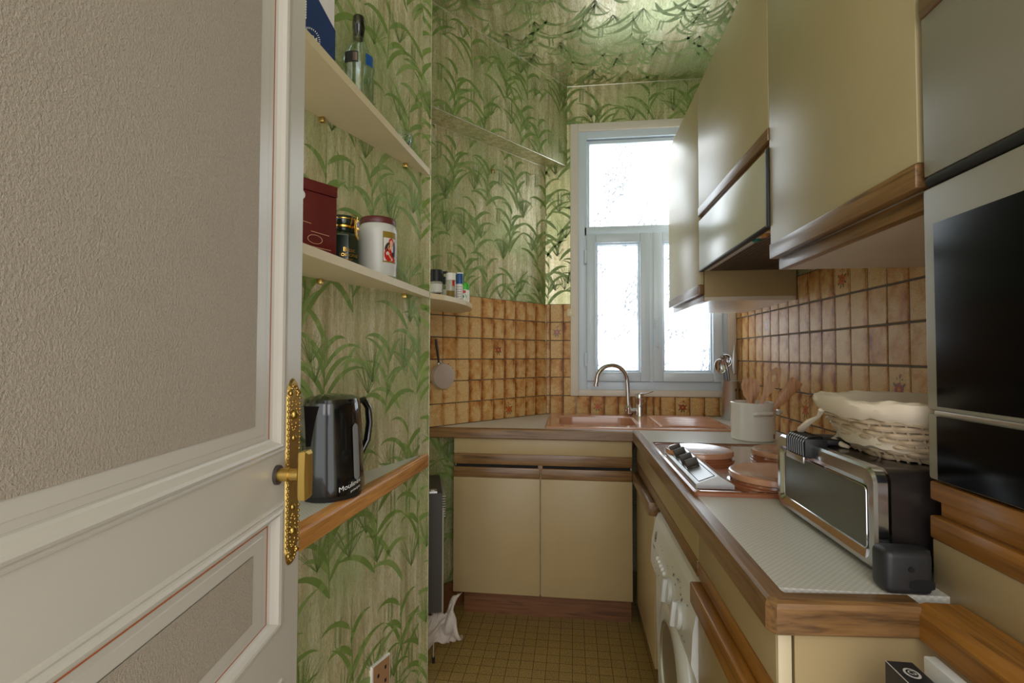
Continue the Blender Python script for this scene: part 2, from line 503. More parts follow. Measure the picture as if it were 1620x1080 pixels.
def blade(rnd, x, y, ang, length, width, bend):
    """arching tapered blade as a list of quads"""
    n = 9; pts = []; a = ang
    for i in range(n + 1):
        pts.append((x, y, a)); st = length / n
        x += cos(a) * st; y += sin(a) * st; a += bend / n * (0.5 + 1.0 * i / n)
    q = []
    L, R = [], []
    for i, (px, py, pa) in enumerate(pts):
        t = i / n
        w = width * 0.5 * (sin(pi * min(1, t ** 0.75 * 0.97 + 0.03))) ** 0.8 + 0.0002
        L.append((px - sin(pa) * w, py + cos(pa) * w)); R.append((px + sin(pa) * w, py - cos(pa) * w))
    for i in range(n): q.append([L[i], R[i], R[i + 1], L[i + 1]])
    return q

def make_motif(rnd, bx, by, s=1.0):
    """one plant: (quads, material)"""
    out = []
    lean = rnd.uniform(-0.12, 0.12)
    H = rnd.uniform(0.17, 0.26) * s
    out += [(q, 1) for q in blade(rnd, bx, by, pi / 2 + lean, H, 0.0035, -lean * 1.5)]
    n = rnd.randint(6, 8)
    for i in range(n):
        t = i / n; side = 1 if i % 2 else -1
        px = bx + cos(pi / 2 + lean) * H * t * 0.85; py = by + H * t * 0.85
        ln = rnd.uniform(0.09, 0.165) * s * (1.1 - 0.35 * t)
        ang = pi / 2 - side * rnd.uniform(0.2, 0.75); bend = -side * rnd.uniform(0.9, 2.3)
        out += [(q, 1 if rnd.random() < 0.8 else 2) for q in blade(rnd, px, py, ang, ln, rnd.uniform(0.0095, 0.0155) * s, bend)]
    # feathery grass heads
    for hh in range(2):
        fx, fy = bx + rnd.uniform(-0.09, 0.09), by + rnd.uniform(-0.03, 0.14)
        fl = rnd.uniform(0.07, 0.12) * s; th = .0006
        for k in range(24):
            a = pi / 2 + rnd.uniform(-0.8, 0.8)
            sx, sy = fx + cos(a) * fl * .6, fy + sin(a) * fl * .6
            px, py = -sin(a) * th, cos(a) * th
            out.append(([(fx - px, fy - py), (fx + px, fy + py), (sx + px, sy + py), (sx - px, sy - py)], 3))
            a2 = a + (pi / 2 - a) * -.25; l2 = fl * rnd.uniform(.25, .5)
            out.append(([(sx - px, sy - py), (sx + px, sy + py), (sx + cos(a2) * l2, sy + sin(a2) * l2)], 3))
    # pale blades behind
    for k in range(3):
        side = rnd.choice((-1, 1))
        out = [(q, 2) for q in blade(rnd, bx + rnd.uniform(-.09, .09), by + rnd.uniform(-.05, .12), pi / 2 - side * rnd.uniform(.2, .7),
                                     rnd.uniform(.1, .17) * s, rnd.uniform(.009, .016) * s, -side * rnd.uniform(.8, 2.0))] + out
    # wheat-like spike
    if rnd.random() < 0.6:
        wx, wy = bx + rnd.uniform(-.1, .1), by + rnd.uniform(.05, .16)
        for k in range(12):
            for sd in (-1, 1):
                yy = wy + k * 0.006
                out.append(([(wx, yy), (wx + sd * .013, yy + .016), (wx + sd * .011, yy + .0182)], 3))
    return out

def leaves(g, frame, u0, u1, v0, v1, seed, clips=None, s=1.2, flip=False):
    """frame = (origin, udir, vdir, normal); prints the pattern on the rectangle"""
    rnd = random.Random(seed)
    O, U, V, N = [Vector(a) for a in frame]
    layer = 0
    motifs = [make_motif(random.Random(100 + i), 0, 0, s) for i in range(7)]
    du, dv = 0.18 * s, 0.22 * s
    j = 0; y = v0 - 0.25 * s
    while y < v1 + 0.05:
        x = u0 - 0.12 + (j % 2) * du / 2
        while x < u1 + 0.12:
            bx, by = x + rnd.uniform(-.035, .035), y + rnd.uniform(-.05, .05)
            mir = rnd.choice((-1, 1))
            m = rnd.choice(motifs)
            layer = (layer + 1) % 9
            for k, (q, mi) in enumerate(m):
                poly = [(bx + mir * p[0], by + p[1]) for p in q]
                if max(p[0] for p in poly) < u0 or min(p[0] for p in poly) > u1 or max(p[1] for p in poly) < v0 or min(p[1] for p in poly) > v1: continue
                for a, b, c in ((1, 0, u1), (-1, 0, -u0), (0, 1, v1), (0, -1, -v0)):
                    if len(poly) > 2: poly = clip(poly, a, b, c)
                for a, b, c in (clips or []):
                    if len(poly) > 2: poly = clip(poly, a, b, c)
                if len(poly) < 3: continue
                off = 0.0003 + layer * 0.00007 + (mi == 1) * 0.00003 + (mi == 3) * 0.00004
                pts = [tuple(O + U * p[0] + V * p[1] + N * off) for p in poly]
                nn = (Vector(pts[1]) - Vector(pts[0])).cross(Vector(pts[2]) - Vector(pts[0]))
                if nn.dot(N) < 0: pts.reverse()
                g.add(pts, [tuple(range(len(pts)))], mi)
            x += du
        y += dv; j += 1

M['foil_edge'] = m_plain('highlight_silver_foil_edge', rgb(226, 224, 200), .25, .6, bump=.8, bscale=90, var=.3)  # pale tint paints bright highlight lines along the crumpled foil edges
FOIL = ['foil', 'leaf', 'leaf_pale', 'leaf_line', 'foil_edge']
CEIL_Z = 2.739

# ------------------------------------------------------------------ room shell
# floor
g = G(); g.box(-1.35, 0.95, -0.4, 2.9, -0.05, 0.0)
make('floor', g, 'floor', kind='structure', loc=(0, 0, 0))
# ceiling
g = G(); g.box(-1.35, 0.95, -0.4, 2.95, CEIL_Z, CEIL_Z + 0.05)
leaves(g, ((0, 0, CEIL_Z), (1, 0, 0), (0, 1, 0), (0, 0, -1)), -0.9, 0.88, 0.9, 2.82, 5, s=1.2)
M['leaf_ceiling'] = m_leaf('printed_ceiling_blade', rgb(134, 156, 84), rgb(158, 174, 110))
make('ceiling', g, ['foil_ceiling', 'leaf_ceiling', 'leaf_pale', 'leaf_ceiling'], kind='structure', loc=(0, 0, 0), fix=False)

# left wall (a thick block ending in a corner)
A19 = rad(19.2)
C1 = Vector((-0.520, 1.655)); C2 = Vector((-0.4965, 1.685))
LW = lambda s: (C1.x - sin(A19) * s, C1.y - cos(A19) * s)
far = LW(1.95)
g = G(); g.prism([tuple(C2), tuple(C1), far, (-1.35, far[1]), (-1.35, 1.70)], 0, CEIL_Z)
leaves(g, ((C1.x, C1.y, 0), (-sin(A19), -cos(A19), 0), (0, 0, 1), (cos(A19), -sin(A19), 0)), 0, 1.1, 0.0, CEIL_Z, 21)
e = (C2 - C1); el = e.length; e.normalize()
leaves(g, ((C1.x, C1.y, 0), (e.x, e.y, 0), (0, 0, 1), (e.y, -e.x, 0)), 0, el, 0.0, CEIL_Z, 8)
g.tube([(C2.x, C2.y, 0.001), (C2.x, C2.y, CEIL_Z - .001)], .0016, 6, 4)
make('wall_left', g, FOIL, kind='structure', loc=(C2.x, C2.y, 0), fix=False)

# slanted rear-left wall: lower plane, soffit ledge and upper plane
def diag(ang, x0):
    a = rad(ang); return Vector((x0, 2.82)), Vector((-sin(a), -cos(a))), Vector((cos(a), -sin(a)))
LEDGE = 2.275
OL, UL, NL = diag(39.5, -0.150)
OU, UU, NU = diag(37.4, -0.026)
g = G()
p1 = OL + UL * 1.25; p2 = OU + UU * 1.35
g.prism([tuple(OL - UL * 0.05), tuple(p1), tuple(p1 - NL * 0.15), tuple(OL - UL * 0.05 - NL * 0.15)], 0, CEIL_Z)
g.prism([tuple(OU - UU * 0.0), tuple(p2), tuple(p2 - NU * 0.25), tuple(OU - NU * 0.25 - UU * 0.0)], LEDGE, CEIL_Z)
leaves(g, ((OL.x, OL.y, 0), (UL.x, UL.y, 0), (0, 0, 1), (NL.x, NL.y, 0)), 0, 1.1, 0, 0.86, 31)
leaves(g, ((OL.x, OL.y, 0), (UL.x, UL.y, 0), (0, 0, 1), (NL.x, NL.y, 0)), 0, 1.1, 1.483, LEDGE, 33)
leaves(g, ((OU.x, OU.y, 0), (UU.x, UU.y, 0), (0, 0, 1), (NU.x, NU.y, 0)), 0, 1.2, LEDGE, CEIL_Z, 35)
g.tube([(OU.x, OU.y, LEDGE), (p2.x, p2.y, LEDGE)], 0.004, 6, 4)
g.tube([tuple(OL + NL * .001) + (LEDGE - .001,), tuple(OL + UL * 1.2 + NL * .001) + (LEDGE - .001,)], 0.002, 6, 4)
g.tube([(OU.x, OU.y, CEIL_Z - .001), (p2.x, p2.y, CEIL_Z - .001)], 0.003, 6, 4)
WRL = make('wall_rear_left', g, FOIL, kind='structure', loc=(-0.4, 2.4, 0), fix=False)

# rear (window) wall with its opening
YW = 2.82
g = G()
WX0, WX1, WZ0, WZ1 = 0.02, 0.880, 0.975, 2.495
g.box(-0.75, WX0, YW, YW + 0.22, 0, CEIL_Z)
g.box(WX1, 0.95, YW, YW + 0.22, 0, CEIL_Z)
g.box(WX0, WX1, YW, YW + 0.22, 0, WZ0)
g.box(WX0, WX1, YW, YW + 0.22, WZ1, CEIL_Z)
fr = ((0, YW, 0), (1, 0, 0), (0, 0, 1), (0, -1, 0))
leaves(g, fr, -0.15, -0.008, 1.483, 2.275, 41)
leaves(g, fr, -0.026, -0.008, 2.275, 2.514, 42)
leaves(g, fr, -0.026, 0.88, 2.514, CEIL_Z, 43)
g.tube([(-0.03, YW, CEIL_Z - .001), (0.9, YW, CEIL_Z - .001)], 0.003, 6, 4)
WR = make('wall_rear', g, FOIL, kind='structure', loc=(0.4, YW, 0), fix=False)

# right wall
XR = 0.897
g = G(); g.box(XR, XR + 0.08, -0.4, YW + 0.1, 0, CEIL_Z)
WRT = make('wall_right', g, ['foil'], kind='structure', loc=(XR, 1.2, 0), fix=False)

# ------------------------------------------------------------------ wall tiles
ROSE_MATS = ['tile', 'grout', 'rose', 'rose_dark', 'rose_leaf']
def rose(g, P, cx, cy, w, h, dark):
    """printed rose with bud and leaves; P maps (u,v,lift) to a point"""
    def disc(x, y, rx, ry, rot, mi, lift, n=9):
        pts = []
        for k in range(n):
            a = 2 * pi * k / n; dx, dy = rx * cos(a), ry * sin(a)
            pts.append(P(x + dx * cos(rot) - dy * sin(rot), y + dx * sin(rot) + dy * cos(rot), lift))
        g.add(pts, [tuple(range(n))], mi)
    m1, m2 = (3, 2) if dark else (2, 3)
    s = min(w, h * 0.75)
    cy = cy - h * .05
    for a, r, q in ((-.5, .24, .1), (-1.2, .27, -.2), (3.7, .25, .3), (4.4, .28, .0), (2.6, .25, -.3), (0.5, .26, .2)):
        disc(cx + cos(a) * s * r, cy + sin(a) * s * r, s * .11, s * .045, a + q, 4, .0003)
    disc(cx + s * .05, cy + h * .20, s * .014, s * .15, -.2, 4, .0003)
    disc(cx - s * .10, cy + h * .26, s * .06, s * .022, 2.2, 4, .0003); disc(cx + s * .17, cy + h * .24, s * .06, s * .022, .6, 4, .0003)
    for k in range(6):
        a = 2 * pi * k / 6 + 0.3
        disc(cx + cos(a) * s * .15, cy + sin(a) * s * .14, s * .105, s * .085, a + pi / 2, m1, .0004 + k * .00004)
    for k in range(3):
        a = 2 * pi * k / 3 + 0.9
        disc(cx + cos(a) * s * .06, cy + sin(a) * s * .055, s * .07, s * .035, a + pi / 2, m2, .0007 + k * .00004)
    disc(cx + s * .07, cy + h * .32, s * .085, s * .06, 0.9, m1, .0005)
    disc(cx + s * .08, cy + h * .335, s * .045, s * .025, 0.9, m2, .0006)

def tile_panel(name, parent, O, U, N, ucuts, vcuts, skip=None, decor=(), seed=1, grout=0.0022, z_thick=0.007, mats=None):
    rnd = random.Random(seed)
    O, U, N = Vector(O), Vector(U), Vector(N); V = Vector((0, 0, 1))
    P = lambda u, v, l: tuple(O + U * u + V * v + N * l)
    vs, fs, mi, uvs, cols = [], [], [], [], []
    def quad(pts, m, uv, c):
        b = len(vs); vs.extend(pts); fs.append(list(range(b, b + len(pts)))); mi.append(m); uvs.append(uv); cols.append(c)
    # grout bed
    gx = G()
    for i in range(len(ucuts) - 1):
        for j in range(len(vcuts) - 1):
            if skip and skip((ucuts[i] + ucuts[i + 1]) / 2, (vcuts[j] + vcuts[j + 1]) / 2): continue
            a0, a1, b0, b1 = ucuts[i], ucuts[i + 1], vcuts[j], vcuts[j + 1]
            quad([P(a0, b0, .0045), P(a1, b0, .0045), P(a1, b1, .0045), P(a0, b1, .0045)], 1, [(0, 0)] * 4, (.5, .5, .5, 1))
            gr = grout / 2 * rnd.uniform(.8, 1.2)
            a0 += gr; a1 -= gr; b0 += gr; b1 -= gr
            k = 0.0022
            c = (rnd.random(), rnd.random(), rnd.random(), 1)
            dec = (i, j) in decor
            if dec: c = (0.0, 0.5, .5, 1)
            low = [P(a0, b0, .003), P(a1, b0, .003), P(a1, b1, .003), P(a0, b1, .003)]
            top = [P(a0 + k, b0 + k, z_thick), P(a1 - k, b0 + k, z_thick), P(a1 - k, b1 - k, z_thick), P(a0 + k, b1 - k, z_thick)]
            ku = k / (a1 - a0); kv = k / (b1 - b0)
            LU = [(0, 0), (1, 0), (1, 1), (0, 1)]; TU = [(ku, kv), (1 - ku, kv), (1 - ku, 1 - kv), (ku, 1 - kv)]
            if dec: LU = [(0.5, 0)] * 4; TU = [(0.5, 0)] * 4
            quad(top, 0, TU, c)
            for q in range(4):
                r = (q + 1) % 4
                quad([low[q], low[r], top[r], top[q]], 0, [LU[q], LU[r], TU[r], TU[q]], c)
            if dec:
                PP = lambda u, v, l: P(u, v, z_thick + l)
                rose(gx, PP, (a0 + a1) / 2, (b0 + b1) / 2, a1 - a0, b1 - b0, rnd.random() < .45)
    for f, m in zip(gx.f, gx.mi):
        quad([gx.v[q] for q in f], m, [(0, 0)] * len(f), (.5, .5, .5, 1))
    base = world_loc(parent)
    me = bpy.data.meshes.new(name)
    me.from_pydata([(p[0] - base.x, p[1] - base.y, p[2] - base.z) for p in vs], [], fs)
    for m in ROSE_MATS: me.materials.append(M[m])
    me.polygons.foreach_set('material_index', mi)
    ul = me.uv_layers.new(name='UVMap'); ca = me.color_attributes.new('rnd', 'FLOAT_COLOR', 'CORNER')
    li = 0
    for f, uv, c in zip(fs, uvs, cols):
        for q in range(len(f)):
            ul.data[li].uv = uv[q]; ca.data[li].color = c; li += 1
    # face the tiles into the room
    for p in me.polygons:
        pass
    me.update()
    flip = [p.index for p in me.polygons if p.normal.dot(N) < -0.05]
    if flip:
        bm = bmesh.new(); bm.from_mesh(me); bm.faces.ensure_lookup_table()
        bmesh.ops.reverse_faces(bm, faces=[bm.faces[i] for i in flip]); bm.to_mesh(me); bm.free()
    o = bpy.data.objects.new(name, me); COL.objects.link(o); o.parent = parent
    return o

VC = [0.86 + 0.1038 * k for k in range(7)]
# slanted wall: tile face sits on the lower plane
scut = [0.0, 0.022, 0.098, 0.176, 0.254, 0.333, 0.409, 0.488, 0.566, 0.644, 0.721, 0.798, 0.876, 0.954, 1.03]
tile_panel('tiling', WRL, (OL.x, OL.y, 0), (UL.x, UL.y, 0), (NL.x, NL.y, 0), [0.004] + scut[2:], VC,
           decor={(4, 3), (3, 0), (7, 2), (8, 2), (6, 4)} - {(7, 2), (6, 4)}, seed=3, z_thick=.010)
# rear wall: left block
rc = [-0.146, -0.122, -0.048, 0.024]
tile_panel('tiling', WR, (0, YW, 0), (1, 0, 0), (0, -1, 0), rc, VC, decor={(1, 4)}, seed=7, z_thick=.008)
rc2 = [0.024 + 0.0775 * k for k in range(4)] + [0.2935, 0.348, 0.405, 0.447, 0.4715, 0.549, 0.6265, 0.704, 0.7815, 0.859, 0.893]
rc2 = [0.026, 0.1035, 0.181, 0.2585, 0.333, 0.410, 0.450, 0.487, 0.5645, 0.642, 0.7195, 0.797, 0.8745, 0.893]
tile_panel('tiling', WR, (0, YW, 0), (1, 0, 0), (0, -1, 0), rc2, [0.86, 0.963], decor={(1, 0), (8, 0)}, seed=9, z_thick=.008)
tile_panel('tiling', WR, (0, YW, 0), (1, 0, 0), (0, -1, 0), [0.880, 0.893], [.963] + VC[2:], seed=10, z_thick=.008)
# right wall
cols = [2.815, 2.725, 2.627, 2.534, 2.443, 2.349, 2.259, 2.162, 2.067, 1.979, 1.889, 1.797, 1.705, 1.611, 1.519, 1.427, 1.334, 1.24, 1.147, 1.053, 0.96, 0.866, 0.775]
rows = [0.86, 0.93, 1.046, 1.163, 1.280, 1.392, 1.508]
cols_u = [YW - c for c in cols]
tile_panel('tiling', WRT, (XR, YW, 0), (0, -1, 0), (-1, 0, 0), cols_u, rows,
           decor={(11, 5), (4, 4), (8, 1), (14, 2), (1, 2)} - {(1, 2)}, seed=12, grout=0.0042)

# skirting on the slanted wall
g = G()
b0 = OL + UL * 0.45; b1 = OL + UL * 1.2
g.prism([tuple(b0), tuple(b1), tuple(b1 + NL * .012), tuple(b0 + NL * .012)], 0.0, 0.11)
g.prism([tuple(b0), tuple(b1), tuple(b1 + NL * .016), tuple(b0 + NL * .016)], 0.11, 0.125)
make('baseboard_rear_left', g, ['plinth'], kind='structure')

# ------------------------------------------------------------------ window
W = thing('window_1', (0.45, YW, 0.96), kind='structure')
def ringbox(g, x0, x1, z0, z1, w, y0, y1, bev=0.004, wb=None):
    wb = wb or w
    g.box(x0, x0 + w, y0, y1, z0, z1, bev=bev); g.box(x1 - w, x1, y0, y1, z0, z1, bev=bev)
    g.box(x0 + w - .001, x1 - w + .001, y0 + .0005, y1 - .0005, z0, z0 + wb, bev=bev); g.box(x0 + w - .001, x1 - w + .001, y0 + .0005, y1 - .0005, z1 - w, z1, bev=bev)
g = G(); ringbox(g, -0.008, 0.8885, 0.963, 2.514, 0.046, YW - 0.014, YW + 0.03, wb=.036)
make('window_casing', g, 'casing', W)
g = G(); ringbox(g, 0.036, 0.873, 0.996, 2.477, 0.050, YW - 0.002, YW + 0.06)
g.box(0.07, 0.85, YW - 0.002, YW + 0.06, 1.868, 1.922, bev=.004)
ringbox(g, 0.082, 0.827, 1.905, 2.42, 0.02, YW + 0.012, YW + 0.05)
make('window_frame', g, 'pvc', W)
g = G(); g.box(0.098, 0.812, YW + 0.036, YW + 0.044, 1.918, 2.404)
make('glass_pane', g, 'frosted', W)
def sash(x0, x1, hinge_side):
    g = G(); z0, z1 = 1.047, 1.874
    ringbox(g, x0, x1, z0, z1, 0.052, YW - 0.03, YW + 0.03, bev=.006)
    ringbox(g, x0 + .048, x1 - .048, z0 + .048, z1 - .048, 0.014, YW - 0.016, YW + 0.02, bev=.003)
    s = make('window_sash', g, 'pvc', W)
    g = G(); ringbox(g, x0 + .0595, x1 - .0595, z0 + .0595, z1 - .0595, 0.004, YW + .002, YW + .012, bev=0)
    make('gasket', g, 'gasket', s)
    g = G(); g.box(x0 + .058, x1 - .058, YW + 0.008, YW + 0.014, z0 + .058, z1 - .058)
    make('glass_pane', g, 'frosted', s)
    hx = x0 - .005 if hinge_side < 0 else x1 + .005
    for hz in (1.17, 1.745):
        g = G(); g.cyl((hx, YW - .032, hz - .04), .0085, .078, 14, bev=.002); g.cyl((hx, YW - .032, hz - .002), .0095, .004, 14)
        make('hinge', g, 'pvc', s)
    return s
sash(0.082, 0.428, -1)
s2 = sash(0.446, 0.812, 1)
g = G(); g.box(0.425, 0.450, YW - 0.026, YW + 0.02, 1.05, 1.87, bev=.004)
make('meeting_stile', g, 'pvc', s2)
g = G(); g.box(0.452, 0.476, YW - .036, YW - .028, 1.335, 1.395, bev=.004)
g.cyl((0.464, YW - .050, 1.375), .008, .02, 12, axis='Y'); g.box(0.455, 0.473, YW - .06, YW - .048, 1.235, 1.385, bev=.004)
make('window_handle', g, 'pvc', s2)
# shutter box outside, seen blurred at the top of the glass
g = G(); g.box(-0.2, 1.15, YW + 0.09, YW + 0.3, 2.325, 2.60)
make('trim_1', g, 'beige_shutter', kind='structure')

g = G(); g.box(-1.6, 2.6, YW + 1.5, YW + 1.6, -1.0, 3.3)
make('wall_courtyard', g, m_plain('pale_courtyard_render', rgb(168, 182, 200), .8, var=.2), kind='structure')

# ------------------------------------------------------------------ wooden panelled door, open on the left
D = thing('door_1', (-0.388, 0.67, 0), kind='structure')
E0 = Vector((-0.388, 0.67, 0)); DU = Vector((0.1444, -0.9895, 0)); DN = Vector((0.9895, 0.1444, 0))
DP = lambda s, z, d: tuple(E0 + DU * s + Vector((0, 0, z)) + DN * d)
def dquad(g, s0, s1, z0, z1, d, mi=0):
    g.add([DP(s0, z0, d), DP(s1, z0, d), DP(s1, z1, d), DP(s0, z1, d)], [(0, 1, 2, 3)], mi)
DW = 0.74; DH = 2.2
panels = [(0.049, DW - .06, 1.0625, 2.08), (0.049, DW - .06, 0.833, 0.997), (0.049, DW - .06, 0.12, 0.765)]
g = G()
# back slab
bk = [DP(0, 0, -.032), DP(DW, 0, -.032), DP(DW, DH, -.032), DP(0, DH, -.032), DP(0, 0, 0), DP(DW, 0, 0), DP(DW, DH, 0), DP(0, DH, 0)]
g.add(bk, [(0, 1, 2, 3), (0, 4, 5, 1), (3, 2, 6, 7), (0, 3, 7, 4), (1, 5, 6, 2)])
zs = [0] + [z for p in sorted(panels, key=lambda q: q[2]) for z in (p[2], p[3])] + [DH]
dquad(g, 0, 0.049, 0, DH, 0); dquad(g, DW - .06, DW, 0, DH, 0)
for k in range(0, len(zs), 2): dquad(g, .049, DW - .06, zs[k], zs[k + 1], 0)
make('door_frame', g, 'door_paint', D, fix=True)
PROF = [(0, 0, 0), (.002, .004, 0), (.006, .0055, 0), (.010, .0035, 0), (.0125, .0095, 0), (.018, .0125, 0), (.0235, .0105, 0), (.028, .003, 0), (.033, -.004, 0), (.0365, -.0065, 0), (.0375, -.007, 1), (.0405, -.007, 1), (.0412, -.0062, 0), (.052, -.006, 0), (.054, -.0045, 0), (.078, -.0045, 0)]
PROF = [(i, d * .5, m) for i, d, m in PROF]
for (s0, s1, z0, z1), top in zip(panels, (1, 0, 0)):
    g = G()
    for k in range(len(PROF) - 1):
        i0, d0, _ = PROF[k]; i1, d1, m = PROF[k + 1]
        a = [DP(s0 + i0, z0 + i0 * .55, d0), DP(s1 - i0, z0 + i0 * .55, d0), DP(s1 - i0, z1 - i0 * .55, d0), DP(s0 + i0, z1 - i0 * .55, d0)]
        b = [DP(s0 + i1, z0 + i1 * .55, d1), DP(s1 - i1, z0 + i1 * .55, d1), DP(s1 - i1, z1 - i1 * .55, d1), DP(s0 + i1, z1 - i1 * .55, d1)]
        for q in range(4):
            r = (q + 1) % 4
            g.add([a[q], a[r], b[r], b[q]], [(0, 1, 2, 3)], 1 if m == 1 and PROF[k][2] == 1 and not (top and q == 0) else 0)
    mo = make('door_moulding', g, ['door_paint', 'orange_line'], D, fix=True)
    g = G()
    i, d = .078 if top == 1 else .062, -.0022
    if top != 1:
        pass
    dquad(g, s0 + .0779, s1 - .0779, z0 + .0779 * .55, z1 - .0779 * .55, d + .0008)
    make('door_panel', g, 'door_panel', mo)
# brass lock plate
def stadium(s0, s1, z0, z1, n=10):
    r = (s1 - s0) / 2; cx = (s0 + s1) / 2
    pts = [(cx + r * cos(pi * k / n), z1 - r * 1.3 + r * 1.3 * sin(pi * k / n)) for k in range(n + 1)]
    pts += [(cx - r * cos(pi * k / n), z0 + r * 1.3 - r * 1.3 * sin(pi * k / n)) for k in range(n + 1)]
    return pts
g = G()
def extr(g, pts, d0, d1, mi=0, inset=0.0):
    cx = sum(p[0] for p in pts) / len(pts); cz = sum(p[1] for p in pts) / len(pts)
    n = len(pts)
    lo = [DP(p[0], p[1], d0) for p in pts]
    hi = [DP(p[0] + (cx - p[0]) * inset, p[1] + (cz - p[1]) * inset * .3, d1) for p in pts]
    g.add(lo + hi, [(i, (i + 1) % n, n + (i + 1) % n, n + i) for i in range(n)] + [tuple(range(n, 2 * n))], mi)
extr(g, stadium(.011, .044, .903, 1.158), 0, .003, inset=.08)
body = [(.007, .925), (.0475, .925), (.0475, 1.135), (.007, 1.135)]
extr(g, body, 0, .0025, inset=.06)
LP = make('lock_plate', g, 'brass', D)
g = G()
for k in range(26):
    for sx in (.009, .0455):
        c = DP(sx, .932 + k * .0079, .0028); g.ball(c, .0022, seg=5)
for zc, sg in ((1.108, 1), (.950, -1)):
    for k in range(20):
        a = 2 * pi * k / 20
        g.ball(DP(.028 + .0085 * cos(a), zc + .022 * sin(a), .003), .0017, seg=4)
    for k in range(9):
        a = pi * k / 8
        g.ball(DP(.028 + .011 * cos(a), zc + sg * (.026 + .014 * sin(a)), .003), .0024, seg=5)
    g.ball(DP(.028, zc, .002), .007, seg=6); g.ball(DP(.028, zc - sg * .032, .002), .005, seg=6)
    g.ball(DP(.015, zc + sg * .03, .003), .0042, seg=6); g.ball(DP(.041, zc + sg * .03, .003), .0042, seg=6)
make('relief_ornament', g, 'brass', LP)
g = G()
def dtube(g, s, z, d0, d1, r, mi=0, seg=16): g.tube([DP(s, z, d0), DP(s, z, d1)], r, seg, mi)
HZ = 1.036
dtube(g, .073, HZ, -.002, .004, .0125, 1)
dtube(g, .073, HZ, .003, .016, .0085); dtube(g, .073, HZ, .015, .017, .0095); dtube(g, .073, HZ, .016, .032, .0075)
ring = lambda d, a, b, c: [DP(.073 - a, HZ - b, d), DP(.073 + a, HZ - b, d), DP(.073 + a + c, HZ, d), DP(.073 + a, HZ + b, d), DP(.073 - a, HZ + b, d), DP(.073 - a - c, HZ, d)]
g.loft([ring(.030, .008, .028, .002), ring(.032, .010, .030, .002), ring(.040, .010, .031, .002), ring(.0435, .006, .027, .002)], smooth=False)
make('door_handle', g, ['brass_satin', 'dark_grey'], D)

# ------------------------------------------------------------------ small fittings on the walls
def wallframe_left(s, z, d=0.0):
    return Vector((C1.x - sin(A19) * s + cos(A19) * d, C1.y - cos(A19) * s - sin(A19) * d, z))
g = G()
def lbox(g, s0, s1, z0, z1, d0, d1, mi=0):
    v = [tuple(wallframe_left(s, z, d)) for d in (d0, d1) for z in (z0, z1) for s in (s0, s1)]
    g.add(v, [(0, 1, 3, 2), (4, 6, 7, 5), (0, 4, 5, 1), (2, 3, 7, 6), (0, 2, 6, 4), (1, 5, 7, 3)], mi)
SK = thing('wall_socket', tuple(wallframe_left(.21, .18)), 'brown-faced double wall socket with white rim low on the papered wall', 'socket')
g = G(); lbox(g, .155, .235, .17, .264, 0, .008); make('socket_rim', g, 'white', SK)
g = G(); lbox(g, .159, .231, .174, .260, .002, .0095); make('socket_face', g, 'socket', SK)
for s, z in ((.178, .235), (.178, .195), (.21, .225), (.21, .185)):
    g = G(); lbox(g, s - .004, s + .004, z - .005, z + .005, .009, .0102); make('pin_hole', g, 'ink', SK)
SW = thing('light_switch', (-.006, YW - .008, 1.41), 'small square cream light switch on the tiles left of the window', 'light switch')
g = G(); g.box(-.025, .013, YW - .016, YW - .008, 1.412, 1.452, bev=.002); make('switch_plate', g, 'switch', SW)
g = G(); g.box(-.015, .003, YW - .020, YW - .015, 1.42, 1.444, bev=.0015); make('rocker', g, 'switch', SW)
hk = OL + UL * .41
g = G(); p = Vector((hk.x, hk.y, 2.15)); n3 = Vector((NL.x, NL.y, 0))
g.tube([p, p + n3 * .012, p + n3 * .02 + Vector((0, 0, -.008)), p + n3 * .02 + Vector((0, 0, -.02)), p + n3 * .027 + Vector((0, 0, -.018))], .002, 8)
g.tube([p + Vector((0, 0, .008)), p + Vector((0, 0, -.018))], .004, 8)
make('wall_hook', g, 'brass', label='tiny bare brass hook screwed into the slanted papered wall below the ledge', cat='hook')

# small pan hanging beside the wall corner
PC = Vector((-.606, 2.25, 1.093)) + Vector((NL.x, NL.y, 0)) * .03
g = G()
R90 = Matrix.Translation(PC) @ Matrix.Rotation(atan2(-NL.x, NL.y) * -1 if False else 0, 4, 'Z')
ax = Vector((NL.x, NL.y, 0)); qt = ax.to_track_quat('Z', 'Y').to_matrix().to_4x4()
g.X = Matrix.Translation(PC) @ qt
g.lathe([(.001, .0), (.030, .0), (.034, -.001), (.046, -.001), (.058, -.004), (.060, -.010), (.062, -.026)], seg=40)
PAN = thing('small_pan', tuple(PC - Vector((0, 0, .07))), 'small round pan hanging base outwards from a black handle on the tiled wall', 'pan')
make('pan_base', g, 'pan_base', PAN)
g = G(); g.X = Matrix.Identity(4)
up = Vector((0, 0, 1)); side = Vector((UL.x, UL.y, 0))
hb = PC + up * .062 + side * .022 - ax * .018
g.tube([hb, hb + up * .03 + side * .004, hb + up * .075 + side * .012, hb + up * .11 + side * .016], [.006, .008, .010, .008], 10, flat=.6)
make('handle', g, 'black_matt', PAN, label='black handle')
g = G(); g.tube([hb + side * .008, hb + up * .004 - side * .008, hb - up * .006 - side * .022], .003, 8); g.tube([hb + up * .012, hb, hb - up * .012 + side * .006], .003, 8)
make('handle_rivet', g, 'steel', PAN, label='steel bracket')
g = G()
hp = hb + up * .11 + side * .016
g.tube([hp - ax * .014, hp + up * .01 - ax * .004, hp + up * .012 + ax * .008, hp + up * .018 + ax * .010], .0022, 8)
make('pan_hook', g, 'steel', label='small steel hook holding the pan on the tiles near the wall corner', cat='hook')

